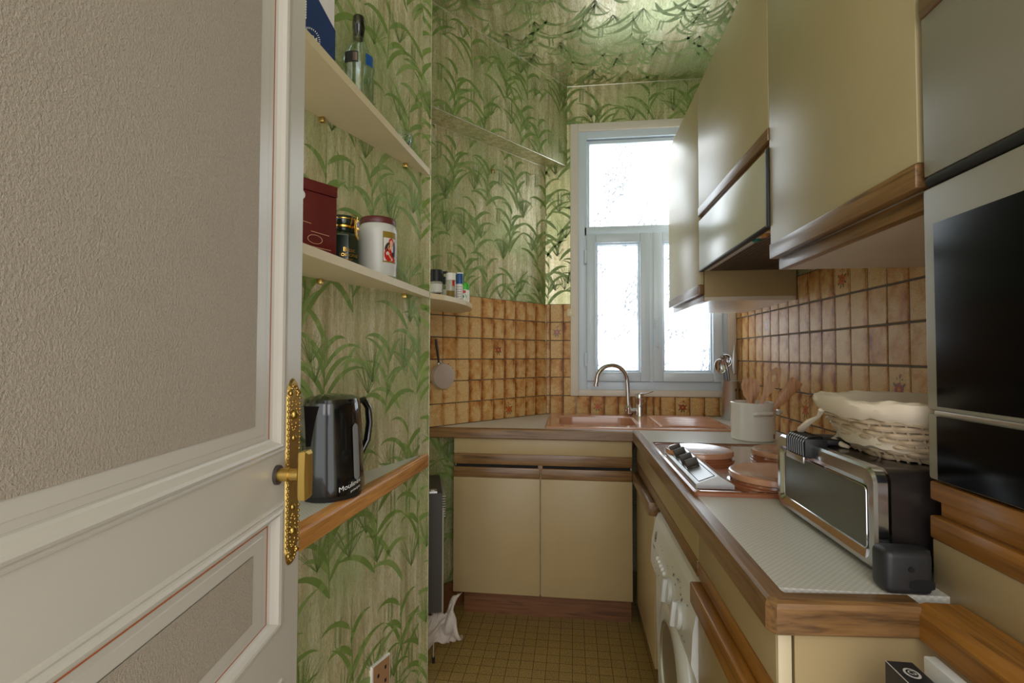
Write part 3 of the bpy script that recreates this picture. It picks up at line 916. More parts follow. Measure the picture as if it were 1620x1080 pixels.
# ------------------------------------------------------------------ wall shelves on the left
FR = lambda y: -0.497 - (1.685 - y) * math.tan(rad(2.45))      # front edge x at depth y
def wx(y): return C1.x - (C1.y - y) * math.tan(A19)             # wall face x at depth y
Y0S = 0.72
def shelf_poly(t=0.0, y0=Y0S):
    return [(FR(1.683), 1.683), (FR(y0), y0), (wx(y0) - .004, y0), (C1.x - .003, C1.y), ]
def shelf(z0, z1, label, zsup=True):
    g = G()
    g.prism(shelf_poly(), z0, z1)
    S = thing('wall_shelf', (-0.6, 1.3, z0), label, 'shelf', 'ivory wall shelves')
    make('shelf_board', g, 'ivory', S)
    for s in (.10, .45):
        g = G(); q = wallframe_left(s, z0); g.box(q.x - .0, q.x + .014, q.y - .006, q.y + .006, z0 - .014, z0, bev=.002)
        make('shelf_support', g, 'brass', S)
    return S
TZ, MZ = 1.825, 1.392
shelf(TZ, TZ + .021, 'ivory board shelf tapering to the wall corner, topmost, holding a bottle')
shelf(MZ, MZ + .021, 'ivory board shelf tapering to the wall corner, middle one, holding jars')
# kettle shelf with oak edge
KS = thing('kettle_shelf', (-0.6, 1.3, .80), 'low shelf of grey laminate with bright oak edge under the black kettle', 'shelf')
g = G()
g.prism([(FR(1.6) - .022, 1.62), (FR(Y0S) - .022, Y0S), (wx(Y0S) - .004, Y0S), (C1.x - .001, C1.y)], .806, .8465)
make('shelf_board', g, 'worktop', KS)
g = G()
prof = [(0, .804), (.001, .801), (.0, .840), (.003, .846), (.006, .848), (.028, .848), (.028, .804)]
prof = [(0, .806), (0, .839), (.0025, .8445), (.008, .8475), (.028, .8475), (.028, .802), (.004, .802)]
rings = []
for y in (1.687, 1.3, .95, Y0S):
    k = 0.35 if y > 1.68 else 1.0
    rings.append([(FR(y) - d * k, y, z) for d, z in prof])
g.loft(rings, smooth=False)
make('oak_edge', g, 'oak_bright', KS)

# ------------------------------------------------------------------ objects on the kettle shelf
KX, KY, KZ = -.590, 1.165, .8478
K = thing('electric_kettle', (KX, KY, KZ), 'glossy black electric kettle with grey water gauge on the oak-edged shelf', 'kettle')
g = G()
def kring(z, rx, ry, ox=0.0):
    return [(KX + ox * 0 + rx * cos(a) , KY + ry * sin(a) + ox, KZ + z) for a in [2 * pi * k / 40 for k in range(40)]]
g.loft([kring(0.012, .076, .082), kring(.02, .078, .084), kring(.06, .076, .083), kring(.13, .071, .080), kring(.20, .066, .077), kring(.226, .064, .076), kring(.230, .062, .074)])
# spout on the left/near side
g.loft([[(KX - .05, KY - .06, KZ + .13), (KX - .02, KY - .085, KZ + .13), (KX + .0, KY - .07, KZ + .13), (KX - .03, KY - .04, KZ + .13)],
        [(KX - .055, KY - .075, KZ + .222), (KX - .015, KY - .105, KZ + .226), (KX + .01, KY - .07, KZ + .222), (KX - .03, KY - .04, KZ + .222)]], smooth=False)
make('kettle_body', g, 'black', K)
g = G(); g.loft([kring(.2295, .063, .075), kring(.236, .061, .072), kring(.243, .045, .052), kring(.246, .02, .03)])
make('kettle_lid', g, 'black', K)
g = G(); g.loft([kring(0, .070, .076), kring(.011, .074, .080)]); make('kettle_base', g, 'black_matt', K)
g = G(); 
hd = Vector((.53, .85, 0)).normalized()
hc = Vector((KX, KY, KZ)) + hd * .066
g.tube([hc + Vector((0, 0, .222)), hc + hd * .022 + Vector((0, 0, .226)), hc + hd * .038 + Vector((0, 0, .205)), hc + hd * .042 + Vector((0, 0, .165)), hc + hd * .036 + Vector((0, 0, .12)), hc + hd * .018 + Vector((0, 0, .088)), hc + Vector((0, 0, .075))],
       [.010, .012, .011, .011, .011, .010, .009], 12, flat=.75)
make('kettle_handle', g, 'black', K)
def on_kettle(az, z, lift=.0012, rr=None):
    t = z / .23
    rx, ry = .0790 + (.066 - .0790) * t ** 1.15 + lift, .0855 + (.0772 - .0855) * t ** 1.15 + lift
    return (KX + rx * cos(az), KY + ry * sin(az), KZ + z)
azc = rad(-14)
g = G(); hw = .125; rows_ = 26; v = []
for j in range(rows_ + 1):
    zz = .042 + (.178 - .042) * j / rows_
    e_ = min(1.0, min(zz - .042, .178 - zz) / .013); wv_ = hw * sqrt(max(0.0, 1 - (1 - e_) ** 2)) + .002
    for i in range(7): v.append(on_kettle(azc + wv_ * (i / 3 - 1), zz, .0014))
g.add(v, [(j * 7 + i, j * 7 + i + 1, (j + 1) * 7 + i + 1, (j + 1) * 7 + i) for j in range(rows_) for i in range(6)], 0, True)
make('water_gauge', g, m_plain('grey_gauge_plastic', rgb(128, 130, 128), 0.35), K, fix=False)
g = G(); v, f = text_polys('Moulinex', .0165, lambda x, y: on_kettle(azc - .24 + x / .08, .035 + y + x * .25, .0016)); g.add(v, f)
v, f = text_polys('principio', .0085, lambda x, y: on_kettle(azc - .08 + x / .08, .024 + y + x * .25, .0016)); g.add(v, f)
make('lettering', g, 'white', K, fix=False)

# ------------------------------------------------------------------ objects on the middle shelf
SZ = MZ + .0212
# maroon tin box
def rot_box(g, c, w, d, h, ang, mi=0, bev=.0015, z=None):
    g.X = Matrix.Translation(c) @ Matrix.Rotation(ang, 4, 'Z'); g.box(-w / 2, w / 2, -d / 2, d / 2, 0, h, mi, bev); g.X = Matrix.Identity(4)
bc = Vector((-.600, 1.06, SZ)); ba = rad(60)
T = thing('tin_box', tuple(bc), 'tall maroon red tin box at the door end of the middle shelf', 'box')
g = G(); rot_box(g, bc, .11, .055, .145, ba); make('box_body', g, 'maroon', T)
g = G(); rot_box(g, bc + Vector((0, 0, .146)), .112, .057, .026, ba); make('box_lid', g, 'maroon', T)
ux = Vector((cos(ba), sin(ba), 0)); nx = Vector((sin(ba), -cos(ba), 0))
fo = bc + nx * .0285
g = G()
def ell(g, c, u, w, rx, rz, mi=0, n=16):
    g.add([tuple(c + u * rx * cos(2 * pi * k / n) + w * rz * sin(2 * pi * k / n)) for k in range(n)], [tuple(range(n))], mi)
ell(g, fo + ux * -.038 + Vector((0, 0, .132)), ux, up, .013, .012); ell(g, fo + ux * -.038 + Vector((0, 0, .132)) + nx * .0004, ux, up, .004, .005, 1)
make('box_emblem', g, ['paper', 'ink'], T, fix=False)
g = G()
for zz, w0, w1 in ((.075, -.045, -.01), (.055, -.01, .035), (.022, -.04, .04), (.014, -.045, -.01)):
    a = fo + ux * w0 + Vector((0, 0, zz)); b = fo + ux * w1 + Vector((0, 0, zz - .003)); g.tube([a, b], .0006, 4)
for k in range(16):
    a0, a1 = 2 * pi * k / 16, 2 * pi * (k + 1) / 16
    g.tube([fo + ux * (.018 * cos(a0)) + up * (.038 + .010 * sin(a0)), fo + ux * (.018 * cos(a1)) + up * (.038 + .010 * sin(a1))], .0005, 4)
make('line_drawing', g, 'skin_print', T)
# green clip-top jar
gc = Vector((-.607, 1.245, SZ))
J = thing('clip_top_jar', tuple(gc), 'dark green glass jar with gilt clip lid between the red tin and the milky jar', 'jar')
g = G(); g.lathe([(.040, 0), (.044, .004), (.044, .088), (.040, .098), (.036, .102)], tuple(gc), 8); g.sm = [False] * len(g.sm)
g.lathe([(.037, .100), (.040, .104), (.040, .112), (.037, .114)], tuple(gc), 32)
make('jar_body', g, 'bottle_green', J)
g = G(); g.lathe([(.040, .118), (.0425, .122), (.0425, .134), (.038, .142), (.001, .145)], tuple(gc), 32); make('jar_lid', g, 'bottle_green', J)
g = G(); g.lathe([(.0405, .108), (.0435, .110), (.0435, .115), (.0405, .117)], tuple(gc), 32); g.lathe([(.041, .131), (.0438, .132), (.0438, .134), (.041, .135)], tuple(gc), 32)
make('gilt_band', g, 'gold', J)
vd = Vector((.86, -.5, 0)).normalized(); sd = Vector((.5, .86, 0))
q = gc + vd * .046
g = G(); g.tube([q + sd * .008 + up * .115, q + sd * .009 + vd * .006 + up * .140, q - sd * .005 + vd * .006 + up * .143, q - sd * .008 + up * .116], .0016, 8)
g.tube([q + up * .132 + vd * .006, q + up * .11 + vd * .010, q + up * .09 + vd * .008 + sd * .003, q + up * .078 + vd * .011 + sd * .008], [.003, .006, .0055, .004], 10, flat=.5)
make('clip', g, 'gold', J)
def on_cyl(c, r, az0): return lambda x, y: (c.x + r * cos(az0 + x / r), c.y + r * sin(az0 + x / r), c.z + y)
g = G()
for body, sz, zz in (('FOIE GRAS', .011, .036), ('entier', .008, .026)):
    f0 = on_cyl(gc, .0452, rad(-42)); v, f = text_polys(body, sz, lambda x, y, zz=zz, f0=f0: f0(x, y + zz)); g.add(v, f)
f0 = on_cyl(gc, .0452, rad(-42)); v, f = text_polys('Bizac', .016, lambda x, y: f0(x, y + .050)); g.add(v, f)
make('gilt_lettering', g, 'gold', J, fix=False)
# milky jar with maroon lid
wc = Vector((-.562, 1.375, SZ))
J = thing('storage_jar', tuple(wc), 'milky white storage jar with maroon lid and painted picture label', 'jar')
g = G(); g.lathe([(.046, 0), (.052, .004), (.0535, .012), (.0535, .030), (.055, .036), (.055, .134), (.053, .146), (.047, .156)], tuple(wc), 48); make('jar_body', g, 'jar_white', J)
g = G(); g.lathe([(.050, .153), (.051, .156), (.051, .168), (.048, .172), (.001, .172)], tuple(wc), 48); make('jar_lid', g, 'maroon_lid', J)
def cylpatch(g, c, r, a0, a1, z0, z1, mi=0, n=10):
    v = []
    for k in range(n + 1):
        a = a0 + (a1 - a0) * k / n
        v += [(c.x + r * cos(a), c.y + r * sin(a), c.z + z0), (c.x + r * cos(a), c.y + r * sin(a), c.z + z1)]
    g.add(v, [(2 * k, 2 * k + 2, 2 * k + 3, 2 * k + 1) for k in range(n)], mi, True)
def cylell(g, c, r, a, z, ra, rz, mi, n=16, tilt=0.0):
    pts = []
    for k in range(n):
        t = 2 * pi * k / n; x, y = ra * cos(t), rz * sin(t)
        x, y = x * cos(tilt) - y * sin(tilt), x * sin(tilt) + y * cos(tilt)
        pts.append((c.x + r * cos(a + x / r), c.y + r * sin(a + x / r), c.z + z + y))
    g.add(pts, [tuple(range(n))], mi)
la = rad(-30)
g = G(); cylpatch(g, wc, .0556, la - .42, la + .42, .040, .128, 0)
cylpatch(g, wc, .0559, la - .38, la + .38, .044, .110, 1)
make('label_ground', g, ['olive_gold', 'paper'], J, fix=False)
g = G(); R = .0563
cylell(g, wc, R, la + .05, .098, .009, .012, 0); cylell(g, wc, R + .0003, la + .05, .096, .0055, .0085, 1)
cylell(g, wc, R + .0002, la - .18, .084, .007, .014, 2, tilt=-.4); cylell(g, wc, R + .0003, la - .02, .083, .008, .008, 1)
cylell(g, wc, R + .0004, la - .12, .062, .013, .019, 0); cylell(g, wc, R + .0005, la + .05, .053, .016, .009, 0, tilt=-.4)
cylell(g, wc, R + .0006, la - .05, .058, .002, .013, 1, tilt=.7); cylell(g, wc, R + .0007, la + .16, .064, .005, .007, 2)
cylell(g, wc, R + .0005, la + .25, .078, .004, .024, 3)
make('picture', g, ['red', 'skin_print', 'spice_dark', 'navy'], J, fix=False)

# ------------------------------------------------------------------ objects on the top shelf
SZ = TZ + .0212
bxc = Vector((-.600, 1.035, SZ)); bxa = rad(58)
T = thing('gift_box', tuple(bxc), 'navy blue card box with round white emblem and pale top on the top shelf', 'box')
g = G(); g.X = Matrix.Translation(bxc) @ Matrix.Rotation(bxa, 4, 'Z')
w, d = .056, .032
v = [(-w, -d, 0), (w, -d, 0), (w, d, 0), (-w, d, 0), (-w, -d, .225), (w, -d, .095), (w, d, .095), (-w, d, .225)]
g.add(v, [(0, 3, 2, 1), (4, 5, 6, 7), (0, 1, 5, 4), (2, 3, 7, 6), (1, 2, 6, 5), (3, 0, 4, 7)])
make('card_sleeve', g, 'navy', T)
g = G(); g.X = Matrix.Translation(bxc) @ Matrix.Rotation(bxa, 4, 'Z'); g.box(-w + .002, w - .0015, -d + .002, d - .002, .002, .30, bev=.001)
make('inner_box', g, 'paper', T, label='pale inner box')
ux = Vector((cos(bxa), sin(bxa), 0)); nx = Vector((sin(bxa), -cos(bxa), 0)); fo = bxc + nx * (d + .0006)
g = G()
for t, s_, z_ in (('1924', .014, .050),):
    v, f = text_polys(t, s_, (fo + ux * -.002 + up * z_, ux, up)); g.add(v, f)
for k in range(28):
    a = 2 * pi * k / 28
    c = fo + ux * (-.002 + .019 * cos(a)) + up * (.050 + .019 * sin(a)); r = (ux * cos(a) + up * sin(a)) * .0022; s_ = (ux * -sin(a) + up * cos(a)) * .0007
    g.add([tuple(c - r - s_), tuple(c - r + s_), tuple(c + r + s_), tuple(c + r - s_)], [(0, 1, 2, 3)])
for k in range(24):
    c = fo + ux * -.018 + up * (.085 + k * .006)
    g.add([tuple(c), tuple(c + ux * .003), tuple(c + ux * .003 + up * .004), tuple(c + up * .004)], [(0, 1, 2, 3)])
make('white_print', g, 'white', T, fix=False)
g = G(); g.tube([fo + ux * .012 + up * .001, fo + ux * .055 + up * .06], .0006, 4); make('flap_crease', g, 'ink', T)

btc = Vector((-.580, 1.27, SZ))
B = thing('glass_bottle', tuple(btc), 'clear aqua glass bottle with black neck foil standing on the top shelf', 'bottle')
g = G(); g.lathe([(.001, .004), (.036, .0), (.040, .006), (.041, .06), (.0405, .110), (.043, .124), (.043, .150), (.038, .162), (.026, .180), (.018, .200), (.0145, .215), (.014, .262)], tuple(btc), 40, caps=False); make('bottle_glass', g, 'glass_aqua', B)
g = G(); g.lathe([(.0155, .212), (.0152, .235), (.0165, .237), (.0165, .268), (.014, .272), (.001, .272)], tuple(btc), 28); make('neck_foil', g, 'black', B, label='black foil')
g = G()
for a0, a1 in ((-2.05, -1.55), (-.7, -.1)):
    cylpatch(g, btc, .0438, a0, a1, .122, .152, 0 if a0 < -1 else 2)
cylpatch(g, btc, .0436, -1.55, -1.15, .122, .152, 0); cylpatch(g, btc, .0442, -1.48, -1.22, .126, .148, 1)
make('bottle_label', g, ['ink', 'grille', 'blue_label'], B, fix=False)
oc = Vector((-.541, 1.50, SZ))
g = G(); g.lathe([(.012, 0), (.026, .006), (.034, .022), (.035, .034), (.028, .05), (.026, .05), (.03, .034), (.028, .014), (.001, .006)], tuple(oc), 28, caps=False)
for k in range(90):
    a = k * 2.4; z = .008 + .036 * ((k * .37) % 1)
    r = .0345 - abs(z - .03) * .22
    g.ball((oc.x + r * cos(a), oc.y + r * sin(a), oc.z + z), .0027, seg=4)
make('glass_ornament', g, 'glass', label='small round studded cut-glass dish near the corner end of the top shelf', cat='glass dish', loc=tuple(oc))

# ------------------------------------------------------------------ rounded corner shelf and its spices
qs = [(-.5, 1.69), (-.462, 1.76), (-.438, 1.86), (-.425, 1.96), (-.424, 2.04), (-.434, 2.12), (-.458, 2.20), (-.500, 2.27), (-.530, 2.318), (-.72, 2.08), (-.86, 1.88), (-.86, 1.75)]
g = G(); g.prism(qs, MZ + .0, MZ + .019)
make('corner_shelf', g, 'ivory', label='small ivory corner shelf with rounded end carrying the spice jars', cat='shelf')
SZ = MZ + .0192
def spice(x, y, body_h, r, bodym, cap_h, capm, label, name='spice_bottle', capr=None, extra=None, cat='bottle'):
    c = Vector((x, y, SZ)); T = thing(name, tuple(c), label, cat)
    g = G(); g.lathe([(r * .9, 0), (r, .002), (r, body_h * .86), (r * .85, body_h)], tuple(c), 28); bd = make('bottle_body', g, bodym, T)
    cr = capr or r * .95
    g = G(); g.lathe([(cr, body_h * .97), (cr, body_h + cap_h - .002), (cr * .93, body_h + cap_h), (.0005, body_h + cap_h)], tuple(c), 28); make('cap', g, capm, T)
    return c, T
def at(ratio, y): return ratio * y
def label_band(T, c, r, a0, a1, z0, z1, m, name='label'):
    g = G(); cylpatch(g, c, r, a0, a1, z0, z1); return make(name, g, m, T, fix=False)
# big pepper mill style bottle half hidden behind the wall corner
c, T = spice(at(-.281, 1.92), 1.92, .075, .027, 'clear_plastic', .045, 'black_matt', 'clear jar with big black cap, partly behind the wall corner', 'spice_jar')
label_band(T, c, .0274, -2.6, -.3, .030, .062, 'white'); label_band(T, c, .0275, -2.0, -.6, .004, .026, 'spice_dark', 'contents')
c, T = spice(at(-.268, 2.06), 2.06, .085, .017, 'glass', .030, 'black_matt', 'slim glass bottle with black pump top behind the white-capped one', 'pump_bottle')
g = G(); hz = SZ + .117; g.cyl((c.x, c.y, hz), .006, .014, 12); g.box(c.x - .012, c.x + .024, c.y - .008, c.y + .008, hz + .012, hz + .022, bev=.004)
make('pump_head', g, 'black_matt', T); g = G(); g.cyl((c.x, c.y, SZ + .003), .015, .05, 20); make('contents', g, 'yellow', T)
label_band(T, c, .0172, -2.6, -.3, .02, .06, 'white')
c, T = spice(at(-.250, 1.93), 1.93, .082, .0205, 'clear_plastic', .026, 'white', 'clear square-shouldered bottle with tall white cap on the corner shelf')
label_band(T, c, .0208, -2.2, -.5, .004, .036, 'spice', 'contents'); label_band(T, c, .0209, -1.0, -.5, .055, .078, 'red')
c, T = spice(at(-.238, 2.03), 2.03, .080, .0135, 'white', .036, 'green_deep', 'thin white tube with deep green cap next to the blue-topped tube', 'spice_tube', cat='tube')
g = G(); f0 = on_cyl(c, .0139, rad(-100))
for k, z in enumerate((.018, .03, .042, .054)):
    v, f = text_polys('AIL SEL'[k % 2 * 4:][:3], .012, lambda x, y, z=z: f0(x, y + z)); g.add(v, f)
make('lettering', g, 'ink', T, fix=False)
c, T = spice(at(-.231, 2.01), 2.01, .078, .0145, 'white', .040, 'blue_label', 'thin white tube with dark blue patterned top in the spice row', 'spice_tube', cat='tube')
g = G()
for k in range(6): cylpatch(g, c, .0149, -2.3, -.8, .012 + k * .01, .0135 + k * .01)
make('text_lines', g, 'grille', T, fix=False)
g = G(); g.lathe([(.0142, .118), (.0142, .123), (.0005, .124)], tuple(c), 24); make('cap_top', g, 'white', T)
c, T = spice(at(-.2195, 2.03), 2.03, .055, .0185, 'white', .026, 'green_bright', 'short white tub with bright green lid at the window end of the spice row', 'spice_tub', cat='tub')
label_band(T, c, .0188, -2.2, -1.2, .038, .050, 'red')
g = G(); cylell(g, c, .0189, rad(-100), .022, .014, .015, 0); cylell(g, c, .0192, rad(-100), .023, .010, .011, 1); cylell(g, c, .0195, rad(-100), .024, .004, .006, 2)
make('printed_leaf', g, ['green_bright', 'white', 'green_deep'], T, fix=False)

# ------------------------------------------------------------------ heater with towel
HB = Vector((-.500, 1.885)); hd2 = Vector((-.30, .954)).normalized(); hn = Vector((hd2.y, -hd2.x))
hp = lambda a, b: (HB.x + hd2.x * a + hn.x * b, HB.y + hd2.y * a + hn.y * b)
H = thing('convector_heater', (HB.x, HB.y, 0), 'narrow dark grey convector heater on feet behind the papered wall corner', 'heater')
g = G(); g.prism([hp(0, -.075), hp(0, 0), hp(.30, 0), hp(.30, -.075)], .20, .655)
make('heater_body', g, 'dark_grey', H)
g = G(); g.prism([hp(-.001, .0), hp(-.001, .006), hp(.30, .006), hp(.30, .0)], .20, .60); make('front_panel', g, 'grey_enamel', H, label='beige front panel')
g = G()
for k in range(9): g.prism([hp(-.003, 0), hp(-.003, .012), hp(.28, .012), hp(.28, 0)], .565 + k * .0095, .569 + k * .0095)
make('louvre', g, 'grey_enamel', H)
g = G(); g.prism([hp(.004, -.05), hp(.004, -.02), hp(.04, -.02), hp(.04, -.05)], .655, .662); g.cyl(hp(.02, -.035) + (.660,), .009, .006, 14); make('thermostat', g, 'steel', H)
for a in (.02, .27):
    g = G(); g.tube([hp(a, -.03) + (.21,), hp(a, -.03) + (.02,)], .003, 8); g.cyl(hp(a, -.03) + (0,), .006, .022, 10, 1); make('foot', g, ['steel', 'black_matt'], H)
# towel
g = G(); rnd = random.Random(4); nu, nv = 26, 14; v = []
for j in range(nv + 1):
    t = j / nv
    for i in range(nu + 1):
        s = i / nu
        x = -.60 + .155 * s + .015 * sin(t * 6 + s * 3)
        z = (.178 if x < -.485 else .178 + .06 * min(1, (x + .485) / .02)) * (1 - .62 * t) + .015 * sin(s * 9 + t * 4) * t + .004 * sin(i * 1.7)
        if x > -.45: z -= (x + .45) * 1.2
        y = 1.88 - .06 * sin(pi * t) * (.5 + .5 * sin(s * 8)) - .03 * t + .10 * s + .012 * sin(s * 20 + j)
        v.append((x, y, max(z, .03)))
f = [(j * (nu + 1) + i, j * (nu + 1) + i + 1, (j + 1) * (nu + 1) + i + 1, (j + 1) * (nu + 1) + i) for j in range(nv) for i in range(nu)]
g.add(v, f, 0, True)
tw = make('towel', g, 'towel', label='crumpled white towel stuffed under the dark grey heater', cat='towel', fix=False)
md = tw.modifiers.new('thick', 'SOLIDIFY'); md.thickness = .012
md = tw.modifiers.new('sub', 'SUBSURF'); md.levels = 1; md.render_levels = 1

# ------------------------------------------------------------------ base cabinets
YD = 2.23   # door plane of the sink unit
SC = thing('sink_cabinet', (-.14, YD, 0), 'cream two-door base cabinet under the sink with oak handle strips', 'cabinet')
g = G(); g.box(-.535, .262, YD + .02, 2.80, .115, .690); g.box(-.535, .262, YD + .02, YD + .05, .690, .808)
make('carcass', g, 'cream_inside', SC)
g = G(); g.box(-.538, .262, YD, YD + .02, .743, .812, bev=.0012); make('fascia', g, 'cream', SC)
g = G(); g.box(-.538, .262, YD, YD + .02, .695, .7425, bev=.002); make('fascia_rail', g, 'wood_x', SC)
g = G(); g.box(-.53, .255, YD + .012, YD + .019, .676, .700); make('gap_shade_strip', g, 'void_shade', SC)  # dark strip painting in the shade of the slit above the doors
g = G(); g.box(-.152, -.132, YD + .002, YD + .02, .66, .70); make('centre_post', g, 'wood_x', SC)
for x0, x1 in ((-.539, -.144), (-.139, .262)):
    g = G(); g.box(x0, x1, YD - .002, YD + .018, .117, .635, bev=.0015); d = make('door', g, 'cream', SC)
    g = G(); g.box(x0, x1, YD - .003, YD + .018, .6355, .682, bev=.003); make('handle_strip', g, 'wood_x', d)
g = G(); g.box(-.50, .262, YD + .055, YD + .073, 0, .1145); make('plinth', g, 'plinth', SC)

XF = 0.282
CC = thing('corner_cabinet', (XF + .1, 2.0, 0), 'narrow cream corner cabinet left of the washing machine', 'cabinet')
g = G(); g.box(XF + .02, .88, 1.765, 2.20, .115, .690); make('carcass', g, 'cream_inside', CC)
g = G(); g.box(XF - .002, XF + .018, 1.768, 2.226, .117, .635, bev=.0015); d = make('door', g, 'cream', CC)
g = G(); g.box(.262, XF + .018, 1.768, 2.226, .6355, .682, bev=.004); make('handle_strip', g, 'wood_y', d)
g = G(); g.box(XF + .05, XF + .068, 1.765, 2.27, 0, .1145); make('plinth', g, 'plinth', CC)

FA = thing('counter_fascia', (XF, 1.7, .69), 'cream and oak fascia strip under the hob above the washing machine', 'fascia panel')
g = G(); g.box(XF, XF + .018, 1.171, 2.228, .728, .812, bev=.0012); make('fascia_panel', g, 'cream', FA)
g = G(); g.box(XF - .002, XF + .018, 1.171, 2.228, .690, .7275, bev=.003); make('fascia_rail', g, 'wood_y', FA)

EC = thing('end_cabinet', (XF + .1, .95, 0), 'cream end cabinet with golden oak strips nearest the camera', 'cabinet')
g = G(); g.box(XF + .02, .88, .752, 1.166, .115, .690); g.box(XF + .02, XF + .05, .752, 1.166, .69, .80); make('carcass', g, 'cream_inside', EC)
g = G(); g.box(XF, XF + .019, .740, 1.167, .728, .812, bev=.0012); make('fascia', g, 'cream', EC)
g = G(); g.box(XF - .001, XF + .018, .740, 1.167, .690, .7275, bev=.002); make('fascia_rail', g, 'wood_gold', EC)
g = G(); g.box(XF - .002, XF + .018, .745, 1.166, .117, .635, bev=.0015); d = make('door', g, 'cream', EC)
g = G(); g.box(.262, XF + .018, .745, 1.166, .6355, .684, bev=.004); make('handle_strip', g, 'wood_gold', d)
g = G(); g.box(XF + .001, XF + .019, .735, .752, .0, .812, bev=.001); make('edge_post', g, 'cream_inside', EC)
g = G(); g.box(XF + .0225, .87, .735, .752, 0, .812); make('side_panel', g, 'cream', EC)

# worktops
def edge_profile(out, z0=.8145, z1=.860):
    return [(0 * out, z0 + .004), (0, z1 - .009), (.0025 * out, z1 - .003), (.008 * out, z1), (.030 * out, z1), (.030 * out, z0), (.004 * out, z0)]
# rear worktop (slanted left end, sink hole)
RW = thing('rear_worktop', (0, 2.4, .815), 'beige laminate worktop with oak front edge below the window', 'worktop')
SXH0, SXH1, SYH0, SYH1 = -.09, .69, 2.285, 2.76
dxy = lambda s: tuple(OL + UL * s + NL * .006)
g = G()
ZB, ZT = .822, .8598
g.prism([dxy(.75), (-.09, 2.232), (-.09, 2.81), dxy(.0)], ZB, ZT)
g.box(-.09, .89, 2.232, SYH0, ZB, ZT); g.box(-.09, .89, SYH1, 2.815, ZB, ZT); g.box(SXH1, .89, SYH0, SYH1, ZB, ZT)
make('laminate_top', g, 'worktop', RW)
g = G(); rings = []
for x in (-.655, -.3, 0, .262): rings.append([(x, 2.205 + d, z) for d, z in edge_profile(1)])
g.loft(rings, smooth=False); make('oak_edge', g, 'wood_x', RW)
# side worktop with chamfered near corner
SWT = thing('side_worktop', (.5, 1.5, .815), 'grey beige laminate worktop with oak edge running to the oven tower', 'worktop')
HX0, HX1, HY0, HY1 = .31, .84, 1.24, 1.86
g = G()
g.box(.290, HX0, .755, 2.232, ZB, ZT); g.box(HX1, .89, .79, 2.232, ZB, ZT)
g.box(HX0, HX1, .755, HY0, ZB, ZT); g.box(HX0, HX1, HY1, 2.232, ZB, ZT)
make('laminate_top', g, 'worktop', SWT)
g = G(); rings = []
path = [((.262, 2.228), (1, 0)), ((.262, 1.5), (1, 0)), ((.262, .722), (1, .75)), ((.272, .709), (.75, 1)), ((.46, .7235), (0, 1)), ]
for (x, y), (dx, dy) in path: rings.append([(x + dx * d, y + dy * d, z) for d, z in edge_profile(1)])
g.loft(rings[:4], smooth=False); make('oak_edge', g, 'wood_y', SWT)
g = G(); g.loft(rings[3:], smooth=False); make('oak_end', g, 'wood_x', SWT)

# sink
SK_ = thing('kitchen_sink', (.3, 2.5, .86), 'glossy brown enamel sink with ribbed drainer set under the window', 'sink')
def rrect(x0, x1, y0, y1, r, z, n=6):
    pts = []
    for cx, cy, a0 in ((x1 - r, y1 - r, 0), (x0 + r, y1 - r, pi / 2), (x0 + r, y0 + r, pi), (x1 - r, y0 + r, 1.5 * pi)):
        for k in range(n + 1):
            a = a0 + pi / 2 * k / n; pts.append((cx + r * cos(a), cy + r * sin(a), z))
    return pts
def bridge(g, A, B, mi=0, smooth=True):
    n = len(A); g.add(A + B, [(i, (i + 1) % n, n + (i + 1) % n, n + i) for i in range(n)], mi, smooth)
g = G(); z = .8602
RX0, RX1, RY0, RY1 = -.122, .722, 2.256, 2.788
# outer lip
bridge(g, rrect(RX0, RX1, RY0, RY1, .012, z), rrect(RX0, RX1, RY0, RY1, .012, z + .006))
bridge(g, rrect(RX0, RX1, RY0, RY1, .012, z + .006), rrect(RX0 + .006, RX1 - .006, RY0 + .006, RY1 - .006, .012, z + .0085))
# deck plate split: left with bowl hole, right drainer
bowl = lambda i, zz: rrect(-.075 + i, .315 - i, 2.315 + i, 2.690 - i, .075 - i * .5, zz)
deckL = rrect(RX0 + .006, .352, RY0 + .006, RY1 - .006, .002, z + .0085)
bridge(g, deckL, bowl(0, z + .0085), smooth=False)
bridge(g, bowl(0, z + .0085), bowl(.010, z + .001)); bridge(g, bowl(.010, z + .001), bowl(.022, z - .11)); bridge(g, bowl(.022, z - .11), bowl(.05, z - .135))
g.add(bowl(.05, z - .135), [tuple(range(28))])
dr = rrect(.39, .690, 2.30, 2.70, .02, z + .0055)
bridge(g, rrect(.352, RX1 - .006, RY0 + .006, RY1 - .006, .002, z + .0085), rrect(.385, .695, 2.295, 2.705, .022, z + .0085), smooth=False)
bridge(g, rrect(.385, .695, 2.295, 2.705, .022, z + .0085), dr); g.add(dr, [tuple(range(28))])
make('sink_top', g, 'terracotta_light', SK_)
g = G()
for k in range(11):
    y = 2.325 + k * .035; g.tube([(.40, y, z + .0045), (.41, y, z + .0085), (.675, y, z + .0085), (.685, y, z + .0045)], .0075, 8)
make('drainer_rib', g, 'terracotta_light', SK_)
g = G(); g.cyl((.12, 2.5, z - .134), .035, .004, 24, bev=.001); make('drain', g, 'steel', SK_)

